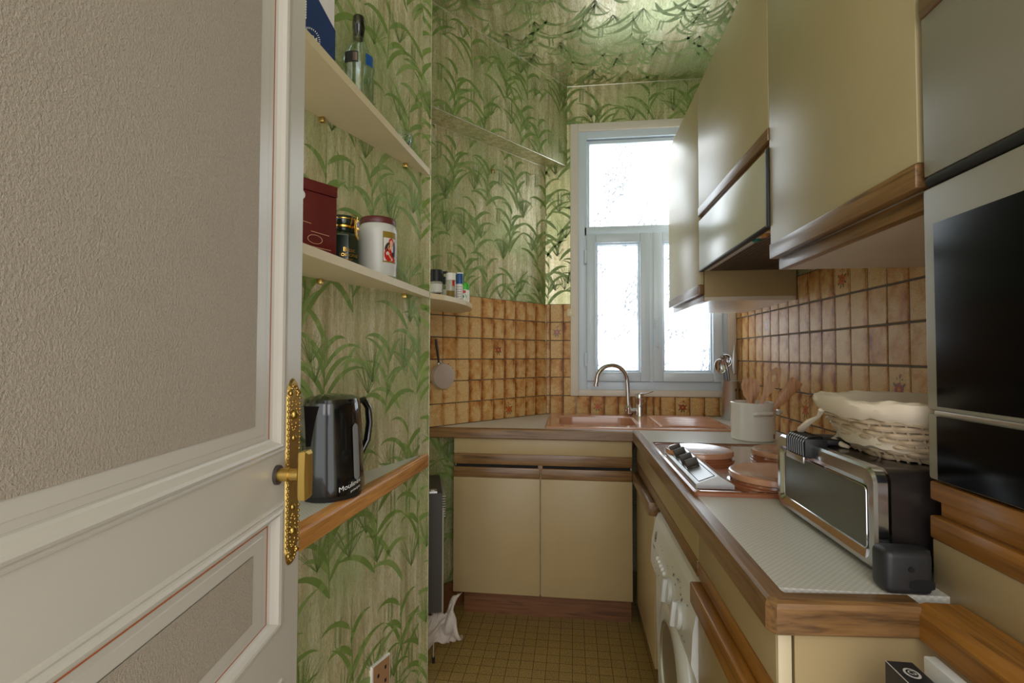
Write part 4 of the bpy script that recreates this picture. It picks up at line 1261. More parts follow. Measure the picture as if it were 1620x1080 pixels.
# mixer tap
TP = thing('mixer_tap', (.36, 2.73, .8688), 'chrome swan-neck mixer tap behind the brown sink bowl', 'tap')
tz = .8688
g = G(); g.lathe([(.026, 0), (.026, .004), (.0225, .010), (.0225, .085), (.0235, .088), (.0235, .112), (.020, .118), (.001, .119)], (.362, 2.73, tz), 28)
g.cyl((.285, 2.73, tz + .026), .013, .062, 18, axis='X', bev=.002); g.cyl((.325, 2.73, tz + .026), .0155, .008, 18, axis='X', bev=.001)
g.lathe([(.018, 0), (.018, .034), (.014, .038), (.011, .05)], (.302, 2.73, tz + .008), 20)
make('tap_body', g, 'chrome', TP)
g = G(); pts = [(.302, 2.73, tz + .04), (.300, 2.73, tz + .12), (.297, 2.728, tz + .17)]
for k in range(17):
    a = pi * .02 + pi * 1.0 * k / 16
    pts.append((.213 + .082 * cos(a), 2.728 - .055 * k / 16, tz + .185 + .085 * sin(a)))
pts.append((.127, 2.67, tz + .168))
g.tube(pts, .0118, 14); g.cyl((.127, 2.67, tz + .158), .0128, .014, 16); make('spout', g, 'chrome', TP)
g = G(); g.tube([(.365, 2.725, tz + .117), (.39, 2.715, tz + .118), (.43, 2.70, tz + .132)], [.008, .006, .004], 10, flat=.6); make('lever', g, 'chrome', TP)

# ------------------------------------------------------------------ utensil holders
UH = thing('utensil_holder', (.825, 2.69, .86), 'tall brushed steel utensil holder in the corner right of the sink', 'utensil holder')
g = G(); uc = (.822, 2.69, .8602); g.lathe([(.001, .002), (.044, 0), (.045, .002), (.045, .198), (.0465, .2), (.0435, .2), (.0435, .004), (.001, .004)], uc, 36, caps=False); make('cylinder', g, 'steel', UH)
g = G(); vc = Vector(uc)
for a in (rad(-78), rad(-48)):
    cylell(g, vc, .0455, a, .155, .004, .008, 0); cylpatch(g, vc, .0455, a - .03, a + .03, .11, .15)
make('cut_out', g, 'ink', UH, fix=False)
def whisk(base, tip, label):
    b, t = Vector(base), Vector(tip); d = (t - b).normalized(); T = thing('whisk', tuple(b), label, 'whisk')
    g = G(); g.tube([b, b + (t - b) * .45], .005, 8); make('handle', g, 'steel', T)
    g = G(); a1 = d.orthogonal().normalized(); a2 = d.cross(a1)
    for k in range(4):
        w = a1 * cos(pi * k / 4) + a2 * sin(pi * k / 4); pts = []
        for i in range(17):
            s = i / 16; ang = -pi / 2 + 0; x = sin(2 * pi * s) * .0
            th = pi * s * 2
            pts.append(b + (t - b) * (.42 + .58 * sin(pi * s) ** .8) + w * .026 * (cos(pi * s)) * (sin(pi * s) ** .35 + .05))
        g.tube(pts, .0012, 5)
    make('wire_loop', g, 'dark_grey', T); return T
whisk((.83, 2.69, .88), (.775, 2.68, 1.195), 'wire balloon whisk standing in the steel holder')
def steel_spoon(base, tip, label, r=(.030, .040), slots=False):
    b, t = Vector(base), Vector(tip); T = thing('serving_spoon' if not slots else 'skimmer', tuple(b), label, 'spoon' if not slots else 'skimmer')
    g = G(); g.tube([b, b + (t - b) * .6, t - (t - b).normalized() * r[1] * 1.4], [.004, .004, .005], 8, flat=.6); make('handle', g, 'steel', T)
    d = (t - b).normalized(); n = Vector((-.25, -.95, .1)).normalized(); s = d.cross(n).normalized(); n = s.cross(d)
    g = G(); rings = []; c = t - d * r[1]
    m = 8
    vv = [];
    for j in range(m + 1):
        q = j / m
        for k in range(24):
            a = 2 * pi * k / 24
            p = c + s * r[0] * q * cos(a) + d * r[1] * q * sin(a) - n * .012 * (1 - q * q); vv.append(tuple(p))
    ff = [(j * 24 + k, j * 24 + (k + 1) % 24, (j + 1) * 24 + (k + 1) % 24, (j + 1) * 24 + k) for j in range(m) for k in range(24)]
    g.add(vv, ff, 0, True); o = make('bowl', g, 'chrome', T, fix=False); md = o.modifiers.new('t', 'SOLIDIFY'); md.thickness = .0015; return T
steel_spoon((.815, 2.69, .88), (.76, 2.68, 1.175), 'shiny steel serving spoon leaning left in the steel holder')
steel_spoon((.835, 2.70, .88), (.800, 2.70, 1.20), 'shiny steel ladle spoon upright in the steel holder behind the whisk', (.026, .034))
# flat steel tool on the tile strip right of the window
g = G(); g.X = Matrix.Translation((.872, YW - .03, 1.09))
g.lathe([(.001, 0), (.010, .003), (.016, .03), (.017, .07), (.013, .11), (.006, .135), (.003, .16), (.001, .16)], (0, 0, 0), 20, sy=.4)
make('tea_strainer', g, 'steel', label='slim dark steel strainer hanging on the tile strip right of the window', cat='strainer')

PT = Vector((.712, 2.065, .8602))
PO = thing('utensil_crock', tuple(PT), 'white stoneware crock with small lug handles on the worktop behind the hob', 'crock')
g = G(); g.lathe([(.001, .003), (.076, 0), (.080, .004), (.081, .03), (.080, .13), (.082, .138), (.082, .146), (.079, .148), (.075, .146), (.075, .01), (.001, .008)], tuple(PT), 48, caps=False); make('crock_body', g, 'ceramic', PO)
g = G()
for a in (rad(-84), rad(-3)):
    cc = PT + Vector((cos(a), sin(a), 0)) * .081 + up * .108; tt = Vector((-sin(a), cos(a), 0)); oo = Vector((cos(a), sin(a), 0))
    g.tube([cc - tt * .034, cc - tt * .026 + oo * .012 + up * .004, cc + oo * .016 + up * .005, cc + tt * .026 + oo * .012 + up * .004, cc + tt * .034], [.007, .008, .008, .008, .007], 12)
make('lug_handle', g, 'ceramic', PO)
g = G(); cylpatch(g, PT, .0816, rad(-50), rad(-43), .012, .03); make('maker_mark', g, 'terracotta', PO, fix=False)

def wooden(kind, base, tip, label, w=.030, name='wooden_spoon'):
    b, t = Vector(base), Vector(tip); d = (t - b).normalized()
    n = Vector((-.25, -1, .15)).normalized(); s = d.cross(n).normalized(); n = s.cross(d).normalized(); L = (t - b).length
    g = G()
    def P(x, y, z=0): return tuple(b + d * y + s * x + n * z)
    if kind == 'spatula':
        prof = [(0, .006), (.35, .007), (.55, .010), (.66, .019), (.80, .021), (.97, .023), (1.0, .021)]
    elif kind == 'pick':
        prof = [(0, .006), (.45, .007), (.60, .010), (.72, .020), (.84, .025), (.94, .018), (1.0, .010)]
    else:
        prof = [(0, .006), (.45, .006), (.60, .011), (.68, .022), (.80, w), (.92, w * .95), (1.0, w * .6)]
    th = .004
    if kind == 'fork':
        # head built as plate plus four tines
        prof = [(0, .006), (.45, .006), (.60, .011), (.68, .022), (.80, w), (.88, w)]
    if kind == 'pick':
        # slot: two side strips around a gap
        k0, k1 = .80, .90
        ring = lambda t_, x0, x1: [P(x0, L * t_, -th), P(x1, L * t_, -th), P(x1, L * t_, th), P(x0, L * t_, th)]
        def wid(t_):
            for i in range(len(prof) - 1):
                if prof[i][0] <= t_ <= prof[i + 1][0]:
                    f = (t_ - prof[i][0]) / (prof[i + 1][0] - prof[i][0]); return prof[i][1] + f * (prof[i + 1][1] - prof[i][1])
        ts = [0, .45, .6, .72, k0]; g.loft([ring(q, -wid(q), wid(q)) for q in ts], smooth=False)
        for sg in (-1, 1):
            g.loft([ring(q, *sorted((sg * wid(q), sg * sl))) for q, sl in ((k0, .0), (.82, .007), (.85, .009), (.88, .007), (k1, .0))], smooth=False)
        g.loft([ring(q, -wid(q), wid(q)) for q in (k1, .94, 1.0)], smooth=False)
    else:
        rings = []
        for t_, w_ in prof:
            rr = []
            for k in range(12):
                a = 2 * pi * k / 12
                dish = 0
                if kind in ('spoon', 'fork') and t_ > .62: dish = .007 * (cos(a) ** 2) - .004
                rr.append(P(w_ * cos(a), L * t_, th * (1 if t_ > .6 else 1.3) * sin(a) + dish))
            rings.append(rr)
        g.loft(rings)
        if kind == 'fork':
            for k in range(4):
                x = (-.75 + .5 * k) * w
                g.loft([[P(x - .0055, L * .87, -th + .001), P(x + .0055, L * .87, -th + .001), P(x + .0055, L * .87, th), P(x - .0055, L * .87, th)],
                        [P(x * .86 - .003, L * (1.0 - .03 * abs(k - 1.5)), -.001), P(x * .86 + .003, L * (1.0 - .03 * abs(k - 1.5)), -.001), P(x * .86 + .003, L * (1.0 - .03 * abs(k - 1.5)), .003), P(x * .86 - .003, L * (1.0 - .03 * abs(k - 1.5)), .003)]], smooth=False)
    return make(name, g, 'spoon_wood', label=label, cat=name.split('_')[-1], loc=tuple(b))
pb = PT + up * .012
wooden('fork', pb + Vector((.0, .0, 0)), PT + Vector((-.020, -.010, .250)), 'wooden salad fork with four prongs, leftmost in the white crock', w=.027, name='wooden_fork')
wooden('spoon', pb + Vector((.01, .03, 0)), PT + Vector((.012, .045, .238)), 'wooden spoon half hidden behind the fork in the white crock', w=.030)
wooden('pick', pb + Vector((-.03, .0, 0)), PT + Vector((.092, -.015, .282)), 'tall wooden spatula with oval hole in its blade in the white crock', name='wooden_spatula')
wooden('spatula', pb + Vector((-.035, -.045, .0)), PT + Vector((.142, -.062, .236)), 'flat-ended wooden spatula leaning right in the white crock', name='wooden_spatula')

# ------------------------------------------------------------------ hob
HO = thing('electric_hob', (.55, 1.55, .86), 'brown enamel electric hob with steel control strip set in the worktop', 'hob')
g = G(); hz = .8602
bridge(g, rrect(.286, .862, 1.214, 1.884, .012, hz), rrect(.286, .862, 1.214, 1.884, .012, hz + .008))
bridge(g, rrect(.286, .862, 1.214, 1.884, .012, hz + .008), rrect(.292, .856, 1.220, 1.878, .010, hz + .011))
bridge(g, rrect(.292, .856, 1.220, 1.878, .010, hz + .011), rrect(.302, .846, 1.230, 1.868, .010, hz + .008))
g.add(rrect(.302, .846, 1.230, 1.868, .010, hz + .008), [tuple(range(28))])
make('hob_plate', g, 'terracotta', HO)
g = G(); g.tube(rrect(.2935, .8545, 1.2215, 1.8765, .010, hz + .011, 4), .0016, 6, closed=True); make('steel_rim', g, 'chrome', HO)
BC = [(.398, 1.628, .098), (.665, 1.640, .098), (.512, 1.330, .108), (.735, 1.33, .085)]
g = G()
for x, y, r in BC:
    g.lathe([(r * 1.06, 0), (r * 1.05, .004), (r * .99, .006), (r * .97, .012), (r * .8, .013), (.001, .013)], (x, y, hz + .008), 48)
make('hot_plate', g, 'terracotta', HO)
CP = G()
ya, yb = 1.245, 1.645
sec = lambda y: [(.297, y, hz + .010), (.297, y, hz + .020), (.302, y, hz + .023), (.345, y, hz + .040), (.352, y, hz + .040), (.386, y, hz + .020), (.386, y, hz + .010)]
CP.loft([sec(ya), sec(yb)], smooth=False); cpn = make('control_strip', CP, 'steel', HO)
g = G(); 
for x0, z0_, x1, z1_ in ((.3055, .0250, .3055, .0250), (.3425, .0396, .3425, .0396)):
    g.tube([(x0, ya + .01, hz + z0_), (x0, yb - .01, hz + z0_)], .0009, 5)
for y in (ya + .01, yb - .01): g.tube([(.3055, y, hz + .0250), (.3425, y, hz + .0396)], .0009, 5)
make('strip_line', g, 'ink', cpn)
kn = Vector((-.366, 0, .93)).normalized()
for k, y in enumerate((1.60, 1.54, 1.455, 1.39)):
    g = G(); c0 = Vector((.324, y, hz + .0322)); q = kn.to_track_quat('Z', 'Y').to_matrix().to_4x4()
    g.X = Matrix.Translation(c0) @ q
    g.cyl((0, 0, -.001), .017, .005, 24, bev=.001); g.X = Matrix.Translation(c0) @ q @ Matrix.Rotation(rad(90), 4, 'Z'); g.box(-.017, .017, -.006, .006, .003, .021, bev=.003)
    make('knob', g, 'dark_grey', HO)
names = ['glossy brown hotplate cover at the far left of the hob', 'brown hotplate cover at the far right of the hob nearest the crock',
         'brown hotplate cover at the near middle of the hob beside the toaster oven', 'brown hotplate cover behind the toaster oven']
for (x, y, r), lb in zip(BC[:3], names):
    g = G(); b = hz + .0212
    g.lathe([(r * 1.0, 0), (r * 1.03, .001), (r * 1.03, .011), (r * 1.01, .0145), (r * .95, .0165), (r * .9, .0155), (.001, .0155)], (x, y, b), 56)
    make('hotplate_cover', g, 'terracotta_light', label=lb, cat='hotplate cover', loc=(x, y, b), group='brown enamel hotplate covers')

# ------------------------------------------------------------------ toaster oven
TX, TY0, TY1, TZ0, TZ1 = .449, .803, 1.158, .868, 1.020
TO = thing('toaster_oven', (.65, .98, .86), 'chrome-fronted black toaster oven on the worktop beside the oven tower', 'toaster oven')
def rr_yz(x, y0, y1, z0, z1, r, n=6):
    pts = []
    for cy, cz, a0 in ((y1 - r, z1 - r, 0), (y0 + r, z1 - r, pi / 2), (y0 + r, z0 + r, pi), (y1 - r, z0 + r, 1.5 * pi)):
        for k in range(n + 1):
            a = a0 + pi / 2 * k / n; pts.append((x, cy + r * cos(a), cz + r * sin(a)))
    return pts
g = G(); g.loft([rr_yz(TX + .022, TY0 + .004, TY1 - .004, TZ0 + .004, TZ1 - .002, .022), rr_yz(.80, TY0 + .004, TY1 - .004, TZ0 + .004, TZ1 - .002, .022)])
make('oven_body', g, m_plain('dark_bronze_casing', rgb(58, 52, 50), .3, .6, coat=.4), TO)
g = G()
rs = [rr_yz(TX + .024, TY0 + .003, TY1 - .003, TZ0 + .003, TZ1 - .001, .022), rr_yz(TX + .018, TY0, TY1, TZ0, TZ1 + .001, .024), rr_yz(TX + .004, TY0, TY1, TZ0, TZ1 + .001, .024),
      rr_yz(TX, TY0 + .004, TY1 - .004, TZ0 + .004, TZ1 - .003, .021), rr_yz(TX + .001, TY0 + .018, TY1 - .012, TZ0 + .010, TZ1 - .022, .016), rr_yz(TX + .008, TY0 + .034, TY1 - .022, TZ0 + .022, TZ1 - .034, .008)]
for a, b in zip(rs, rs[1:]): bridge(g, a, b)
make('chrome_front', g, m_plain('bright_steel', rgb(206, 210, 216), .16, 1.0), TO)
g = G(); q = rr_yz(TX + .007, TY0 + .034, TY1 - .022, TZ0 + .022, TZ1 - .034, .008); g.loft([q, rr_yz(TX + .02, TY0 + .034, TY1 - .022, TZ0 + .022, TZ1 - .034, .008)])
gp = make('glass_window', g, 'oven_window', TO)
g = G(); g.tube(rr_yz(TX + .0065, TY0 + .034, TY1 - .022, TZ0 + .022, TZ1 - .034, .008, 4), .0013, 6, closed=True); make('window_trim', g, 'chrome', TO)
hy0, hy1 = 1.000, 1.075
g = G(); g.box(TX - .012, TX + .03, hy0 - .002, hy1 + .002, TZ1 - .024, TZ1 + .0135, bev=.004)
g.box(TX + .02, TX + .075, hy0 + .0, hy1 - .0, TZ1 + .001, TZ1 + .012, bev=.003)
hd_ = make('handle', g, 'black_matt', TO)
g = G()
for k in range(8):
    y = hy0 + .004 + k * (hy1 - hy0 - .008) / 7
    g.tube([(TX - .0125, y, TZ1 - .02), (TX - .0135, y, TZ1 + .006), (TX - .008, y, TZ1 + .014), (TX + .004, y, TZ1 + .0155), (TX + .022, y, TZ1 + .0145)], .0026, 8)
make('handle_rib', g, 'black', hd_)
g = G(); g.box(TX - .0145, TX - .011, hy0, hy1, TZ1 - .034, TZ1 - .0215, bev=.001); make('name_plate', g, 'steel', hd_)
g = G(); g.box(.430, .4925, .747, .786, .8605, .921, bev=.010, seg=4); g.box(.4485, .512, .783, .806, .868, .912, bev=.004)
cb = make('end_cap', g, m_plain('charcoal_plastic', rgb(42, 42, 43), .45), TO)
g = G(); g.lathe([(.004, 0), (.004, .0012), (.0001, .0012)], (.462, .7458, .897), 14, axis='Y')
g.add([(.4755 + .016 * max(-1, min(1, 1.25 * cos(2 * pi * k / 32))), .7464, .8765 + .0075 * sin(2 * pi * k / 32)) for k in range(32)], [tuple(range(32))], 0); make('slot', g, 'void_shade', cb)
for x, y in ((TX + .03, TY0 + .03), (TX + .03, TY1 - .03), (.77, TY0 + .03), (.77, TY1 - .03)):
    g = G(); g.cyl((x, y, .8602), .009, .013, 14, bev=.001); make('foot', g, 'black_matt', TO)

# ------------------------------------------------------------------ basket
BK = thing('wicker_basket', (.667, .945, 1.0185), 'pale wicker basket with cream cloth liner on top of the toaster oven', 'basket')
BX, BY, BZ = .667, .947, 1.0195
def sup(a, rx, ry, e=.7):
    c, s = cos(a), sin(a); return (rx * abs(c) ** e * (1 if c > 0 else -1), ry * abs(s) ** e * (1 if s > 0 else -1))
g = G(); rows = 9; nst = 44
for j in range(rows):
    t = j / (rows - 1); rx = .150 + (.204 - .150) * t ** .8; ry = .108 + (.142 - .108) * t ** .8; z = BZ + .004 + .080 * t
    pts = []; N_ = nst * 4
    for k in range(N_):
        a = 2 * pi * k / N_; x, y = sup(a, rx, ry)
        w = .0028 * sin(a * nst / 2 + (j % 2) * pi); L = hypot(x, y); pts.append((BX + x * (1 + w / L), BY + y * (1 + w / L), z + .0012 * sin(a * 7 + j)))
    g.tube(pts, .0052, 6, closed=True, flat=.85)
make('weave', g, 'wicker', BK)
g = G()
for k in range(nst):
    a = 2 * pi * (k + .5) / nst; x0, y0 = sup(a, .150, .108); x1, y1 = sup(a, .202, .140)
    g.tube([(BX + x0, BY + y0, BZ), (BX + x0 + (x1 - x0) * .55, BY + y0 + (y1 - y0) * .55, BZ + .04), (BX + x1, BY + y1, BZ + .088)], .0028, 5)
make('upright_cane', g, 'wicker', BK)
g = G(); q = [(BX + sup(2 * pi * k / 60, .150, .108)[0], BY + sup(2 * pi * k / 60, .150, .108)[1], BZ + .001) for k in range(60)]; g.loft([q, [(x, y, z + .006) for x, y, z in q]]); make('basket_base', g, 'wicker', BK)
g = G(); rnd = random.Random(2); N_ = 120; prof = [(-.004, -.022), (.004, -.014), (.009, -.002), (.008, .006), (.001, .010), (-.008, .008), (-.014, 0), (-.020, -.03), (-.030, -.07), (-.045, -.078)]
rings = []
for k in range(N_):
    a = 2 * pi * k / N_; rr = []
    for i, (dr_, dz) in enumerate(prof):
        wob = .0022 * sin(a * 9 + i) + .0014 * sin(a * 23 + i * 2)
        x, y = sup(a, .205 + dr_ + wob * .6, .143 + dr_ + wob * .6); rr.append((BX + x, BY + y, BZ + .088 + dz + wob))
    rings.append(rr)
n = len(prof); v = [p for r in rings for p in r]
g.add(v, [(k * n + i, ((k + 1) % N_) * n + i, ((k + 1) % N_) * n + i + 1, k * n + i + 1) for k in range(N_) for i in range(n - 1)], 0, True)
g.add([r[-1] for r in rings], [tuple(range(N_))], 0)
make('cloth_liner', g, 'cloth', BK)
g = G()
g.tube([(.462, .985, 1.090), (.468, 1.01, 1.075), (.462, 1.035, 1.062), (.456, 1.055, 1.045), (.46, 1.07, 1.032), (.452, 1.085, 1.028), (.452, 1.10, 1.025)], [.006, .0035, .007, .008, .005, .008, .003], 8, flat=.6)
g.tube([(.50, 1.0, 1.055), (.505, 1.01, 1.04), (.497, 1.02, 1.032), (.502, .995, 1.024), (.508, .985, 1.022)], [.005, .006, .0045, .005, .003], 8, flat=.7)
make('tie', g, 'cloth', BK)

# ------------------------------------------------------------------ washing machine
WM = thing('washing_machine', (.6, 1.465, 0), 'white front-loading washing machine under the worktop', 'washing machine')
g = G()
def wsec(y, k=0): return [(.300, y, .015), (.290, y, .06), (.284, y, .36), (.284, y, .44), (.266, y, .49), (.270, y, .56), (.283, y, .632), (.292, y, .652), (.310, y, .664), (.335, y, .668), (.86, y, .668), (.86, y, .015)]
g.loft([wsec(1.176), wsec(1.180), wsec(1.750), wsec(1.754)], smooth=False)
wb_ = make('cabinet_body', g, 'white_enamel', WM)
g = G(); g.box(.302, .86, 1.178, 1.752, .668, .684, bev=.006); make('top_panel', g, 'washer_grey', WM)
fn = Vector((-.99, 0, .17)).normalized()
def on_front(y, z, lift=.001):
    # point on the fascia (between z .49 and .632)
    if z >= .56: x = .270 + (z - .56) / (.632 - .56) * .013
    else: x = .266 + (z - .49) / .07 * .004
    return Vector((x - lift, y, z))
def dial(y, z, r=.034):
    g = G(); q = Vector((-1, 0, .12)).normalized().to_track_quat('Z', 'Y').to_matrix().to_4x4(); g.X = Matrix.Translation(on_front(y, z, 0)) @ q
    g.lathe([(r, 0), (r, .004), (r * .92, .010), (.001, .012)], seg=36)
    g.X = Matrix.Translation(on_front(y, z, 0)) @ q @ Matrix.Rotation(rad(90), 4, 'Z')
    g.box(-r * .95, r * .95, -.006, .006, .006, .022, bev=.005)
    o = make('dial', g, 'washer_grey', WM)
    return o
dial(1.435, .535); dial(1.31, .535)
for k in range(5):
    g = G(); y = 1.615 - k * .027; c0 = on_front(y, .552, 0)
    g.X = Matrix.Translation(c0) @ Vector((-1, 0, .1)).to_track_quat('Z', 'Y').to_matrix().to_4x4()
    g.lathe([(.0075, -.001), (.0075, .005), (.006, .008), (.001, .009)], seg=16); make('push_button', g, 'white_enamel', WM)
g = G(); rnd = random.Random(9)
def fp(x, y): return None
for k in range(34):
    y = 1.70 - rnd.random() * .47; z = rnd.choice((.59, .600, .578, .505, .5)) + rnd.uniform(-.004, .004)
    w = rnd.uniform(.003, .010); h = .0035
    a = on_front(y, z, .0012); b = on_front(y - w, z, .0012); c = on_front(y - w, z + h, .0012); d = on_front(y, z + h, .0012)
    g.add([tuple(a), tuple(b), tuple(c), tuple(d)], [(0, 1, 2, 3)]); make('printed_mark', g, 'ink', WM, fix=False); g = G()
v, f = text_polys('@', .034, lambda x, y: tuple(on_front(1.70 - x, .592 + y, .0012))); g.add(v, f)
v, f = text_polys('1000 T', .014, lambda x, y: tuple(on_front(1.70 - x, .556 + y, .0012))); g.add(v, f)
make('lettering', g, 'ink', WM, fix=False)
g = G(); g.X = Matrix.Translation((.286, 1.44, .30)) @ Matrix.Rotation(rad(-90), 4, 'Y')
g.lathe([(.205, -.004), (.205, .006), (.195, .014), (.155, .022), (.140, .020), (.132, .008)], seg=56); pdr = make('porthole_ring', g, 'white_enamel', WM)
g = G(); g.X = Matrix.Translation((.286, 1.44, .30)) @ Matrix.Rotation(rad(-90), 4, 'Y')
g.lathe([(.141, .016), (.136, .021), (.128, .021), (.122, .012)], seg=56); make('porthole_trim', g, 'steel', pdr)
g = G(); g.X = Matrix.Translation((.286, 1.44, .30)) @ Matrix.Rotation(rad(-90), 4, 'Y')
g.lathe([(.128, .010), (.10, -.004), (.06, -.012), (.001, -.014)], seg=56); make('porthole_glass', g, 'black_glass', pdr)
g = G(); g.tube([(.266, 1.305, .33), (.258, 1.300, .30), (.266, 1.305, .27)], .006, 8); make('door_latch', g, 'washer_grey', pdr)

# ------------------------------------------------------------------ upper cabinets and hood
XU = .515; ZU = 2.29
def upper_unit(y0, y1, zd, label, name='wall_cabinet', end=False):
    T = thing(name, (.7, (y0 + y1) / 2, zd), label, 'cabinet', 'cream wall cabinets over the worktop')
    g = G(); g.box(XU + .022, .888, y0 + .002, y1 - .002, zd - .066, ZU); make('carcass', g, 'white_under', T)
    g = G(); g.box(XU, XU + .019, y0 + .0015, y1 - .0015, zd, ZU, bev=.0012); d = make('door', g, 'cream_upper', T)
    g = G(); g.box(XU - .004, XU + .019, y0 + .0015, y1 - .0015, zd - .0385, zd - .0003, bev=.003); make('handle_strip', g, 'wood_y', d)
    g = G(); g.box(XU + .019, XU + .040, y0 + .003, y1 - .003, zd - .0665, zd - .039, bev=.002); make('bottom_rail', g, 'wood_y', T)
    return T
upper_unit(.798, 1.353, 1.480, 'wide cream wall cabinet with oak handle strip next to the oven tower')
g = G(); g.box(.531, .537, .7885, .812, 1.415, ZU); make('gap_shade_strip', g, 'void_shade', bpy.data.objects['wall_cabinet'])  # dark strip painting in the shade between wall cabinet and oven tower
t = upper_unit(2.082, 2.700, 1.480, 'cream wall cabinet beside the window with worn oak strip')
g = G(); g.box(XU + .021, .888, 2.079, 2.084, 1.43, 1.74); make('side_panel', g, 'cream', t)
# middle cabinet above the hood
T = thing('wall_cabinet', (.7, 1.7, 1.74), 'short cream wall cabinet above the extractor hood', 'cabinet', 'cream wall cabinets over the worktop')
g = G(); g.box(XU + .022, .888, 1.357, 2.078, 1.745, ZU); make('carcass', g, 'white_under', T)
g = G(); g.box(XU, XU + .019, 1.3565, 2.0785, 1.792, ZU, bev=.0012); d = make('door', g, 'cream_upper', T)
g = G(); g.box(XU - .003, XU + .019, 1.3565, 2.0785, 1.757, 1.7917, bev=.003); make('handle_strip', g, 'wood_y', d)
g = G(); g.box(XU + .010, XU + .03, 1.357, 2.078, 1.742, 1.7565, bev=.001); make('bottom_rail', g, 'wood_y', T)
HD = thing('range_hood', (.7, 1.7, 1.53), 'built-in extractor hood with pearly front panel and dark mesh underside', 'range hood')
g = G(); g.box(XU + .012, .885, 1.366, 2.074, 1.540, 1.738); make('hood_body', g, 'dark_grey', HD)
g = G(); g.box(XU - .002, XU + .012, 1.372, 2.072, 1.5365, 1.7365, bev=.002); make('front_panel', g, m_cream('pearly_hood_panel', rgb(206, 202, 178), .25), HD)
g = G(); g.box(XU - .004, XU + .014, 1.358, 1.371, 1.530, 1.738, bev=.001); g.box(XU - .003, XU + .016, 1.371, 2.074, 1.5305, 1.5362, bev=.001); make('hood_trim', g, 'black_matt', HD)
g = G()
for i in range(12):
    pass
GX0, GX1, GY0, GY1, GZ = .555, .865, 1.375, 2.065, 1.5375
px = .0135
ny = int((GY1 - GY0) / px); nxn = int((GX1 - GX0) / px)
for j in range(ny + 1): g.box(GX0, GX1, GY0 + j * px - .0019, GY0 + j * px + .0019, GZ - .0045, GZ - .0005)
for i in range(nxn + 1): g.box(GX0 + i * px - .0019, GX0 + i * px + .0019, GY0, GY1, GZ - .0043, GZ - .0007)
make('mesh_filter', g, 'grille', HD)
g = G(); g.box(GX0 - .002, GX1 + .002, GY0, GY1, GZ + .0003, GZ + .0022); make('filter_back', g, 'void_shade', HD)
g = G(); g.box(XU + .014, GX0 - .004, 1.371, 2.07, 1.533, 1.5395); make('control_rail', g, 'washer_grey', HD)
for y, m in ((1.405, 'yellow'), (1.465, 'oak_bright'), (1.525, 'green_deep')):
    g = G(); g.box(XU + .018, XU + .036, y - .014, y + .014, 1.526, 1.534, bev=.002); make('control_button', g, m, HD)

# ------------------------------------------------------------------ oven tower
XT = .515; YT = .787; YN = .17
TW = thing('oven_tower', (.7, .48, 0), 'tall unit of warm grey and oak panels housing the oven, right edge', 'cabinet')
g = G(); g.box(XT + .022, .888, YN, .733, .0, .812); g.box(XT + .022, .888, YN, YT - .002, .862, 1.010); g.box(XT + .022, .888, YN, YT - .002, 1.455, CEIL_Z - .02); g.box(.86, .888, YN, YT - .002, 1.0, 1.46); g.box(XT + .022, .888, YT - .012, YT - .002, 1.0, 1.46)
make('carcass', g, 'white_under', TW)
g = G(); g.box(XT, XT + .02, YN, YT, 1.452, 1.688, bev=.0015); make('upper_door', g, 'grey_enamel', TW)
g = G(); g.box(XT - .004, XT + .02, YN, YT, 1.6885, 1.73, bev=.003); make('handle_strip', g, 'wood_y', TW)
g = G(); g.box(XT, XT + .02, YN, YT, 1.731, CEIL_Z - .02, bev=.0015); make('top_door', g, 'cream_upper', TW)
g = G(); g.box(XT - .002, XT + .02, YN, YT, .984, 1.011, bev=.003); make('oven_ledge', g, 'wood_gold', TW)
g = G(); g.box(XT + .012, XT + .022, YN, YT - .002, .955, .985); make('recess_rail', g, 'wood_gold', TW)
g = G(); g.box(XT, XT + .02, YN, YT, .844, .929, bev=.003); d = make('drawer', g, 'cream', TW)
g = G(); g.box(XT - .003, XT + .02, YN, YT, .9295, .962, bev=.003); make('handle_strip', g, 'wood_gold', d)
g = G(); g.box(XT - .001, XT + .02, YN, YT - .001, .815, .8435, bev=.002); make('lower_strip', g, 'wood_gold', TW)
g = G(); rings = []
for y in (.7345, YN): rings.append([(.456, y, .816), (.456, y, .848), (.461, y, .856), (.470, y, .8595), (XT - .0015, y, .8595), (XT - .0015, y, .812), (.460, y, .812)])
g.loft(rings, smooth=False); make('oak_ledge', g, 'wood_gold', TW)

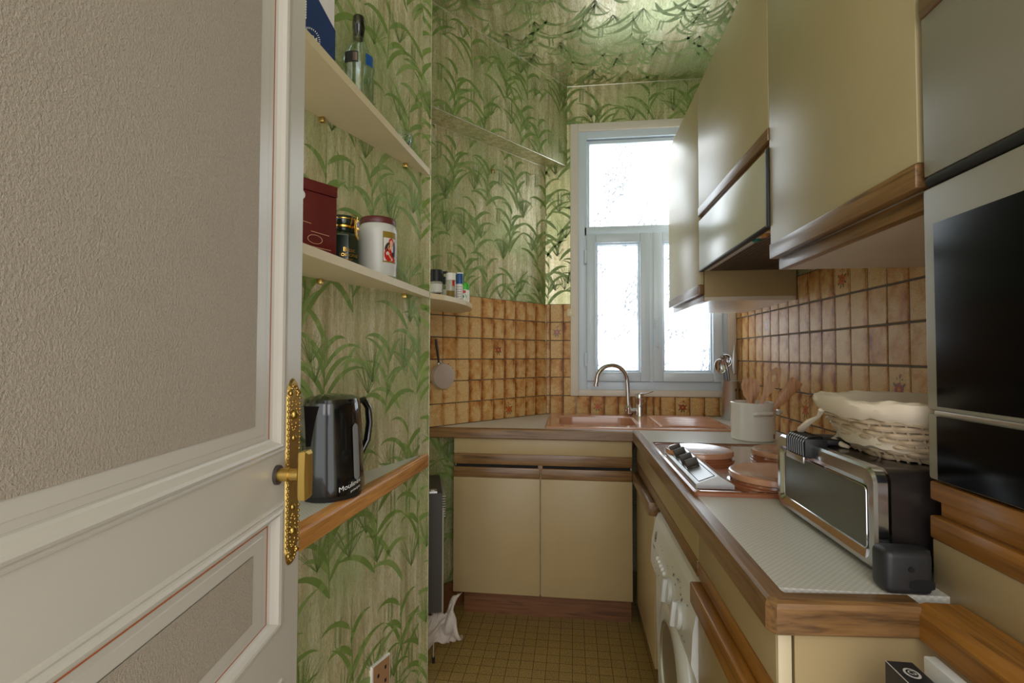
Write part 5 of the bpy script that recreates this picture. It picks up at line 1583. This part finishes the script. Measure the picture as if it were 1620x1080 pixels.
OV = thing('built_in_oven', (.7, .48, 1.013), 'built-in oven with black glass and warm grey frame in the tall unit', 'oven')
g = G(); g.box(XT + .022, .855, YN + .01, YT - .015, 1.014, 1.430); make('oven_body', g, 'black_matt', OV)
g = G(); g.box(XT - .003, XT + .020, YN, YT, 1.1125, 1.433, bev=.004); dr_ = make('oven_door', g, 'grey_enamel', OV)
g = G(); g.box(XT - .0045, XT + .01, YN, .765, 1.119, 1.379, bev=.001); make('door_glass', g, 'black_glass', dr_)
g = G(); g.box(XT - .003, XT + .020, YN, YT, 1.014, 1.1085, bev=.004); lw = make('lower_flap', g, 'grey_enamel', OV)
g = G(); g.box(XT - .0045, XT + .01, YN, .767, 1.016, 1.1055, bev=.001); make('flap_glass', g, 'black_glass', lw)
g = G(); g.box(XT - .006, XT + .004, YN, .768, 1.1075, 1.1135, bev=.001); make('chrome_strip', g, 'steel', OV)
g = G(); g.tube([(XT + .004, YT - .008, 1.443), (XT + .004, YN, 1.443)], .0085, 12); make('handle_bar', g, 'black_matt', OV)

# ------------------------------------------------------------------ boxes under the ledge
XX = thing('black_book', (.40, .60, .70), 'black slip-cased book with round white emblem below the oak ledge', 'book')
g = G(); g.box(.372, .402, .45, .652, .70, .8255, bev=.001); make('cover', g, 'ink', XX)
g = G()
ell(g, Vector((.387, .628, .8262)), Vector((1, 0, 0)), Vector((0, 1, 0)), .008, .010, 0); ell(g, Vector((.387, .628, .8265)), Vector((1, 0, 0)), Vector((0, 1, 0)), .0055, .0072, 1)
v, f = text_polys('G', .012, (Vector((.387, .628, .8268)), Vector((1, 0, 0)), Vector((0, 1, 0)))); g.add(v, f, 0)
g.tube([(.3722, .651, .8256), (.3722, .45, .8256)], .0006, 4)
g.add([(.3718, .640, .80), (.3718, .50, .80), (.3718, .50, .72), (.3718, .640, .72)], [(0, 1, 2, 3)], 0)
make('emblem', g, ['paper', 'ink'], XX, fix=False)
g = G(); g.box(.404, .414, .45, .645, .70, .815, bev=.001); make('white_notebook', g, 'paper', label='thin white notebook between the black book and the white case', cat='notebook')
g = G(); g.box(.416, .430, .50, .655, .70, .833, bev=.002); make('white_case', g, 'white_enamel', label='taller white plastic case below the oak ledge', cat='case')
g = G(); g.box(.432, .452, .45, .60, .70, .822, bev=.001); make('cream_box', g, 'ivory', label='low cream box behind the white case, touching the oven tower', cat='box')
g = G(); g.box(.34, .455, .44, .66, .0, .70); 
make('low_stool', g, 'dark_grey', label='dark low cabinet carrying the books below the oak ledge', cat='cabinet')
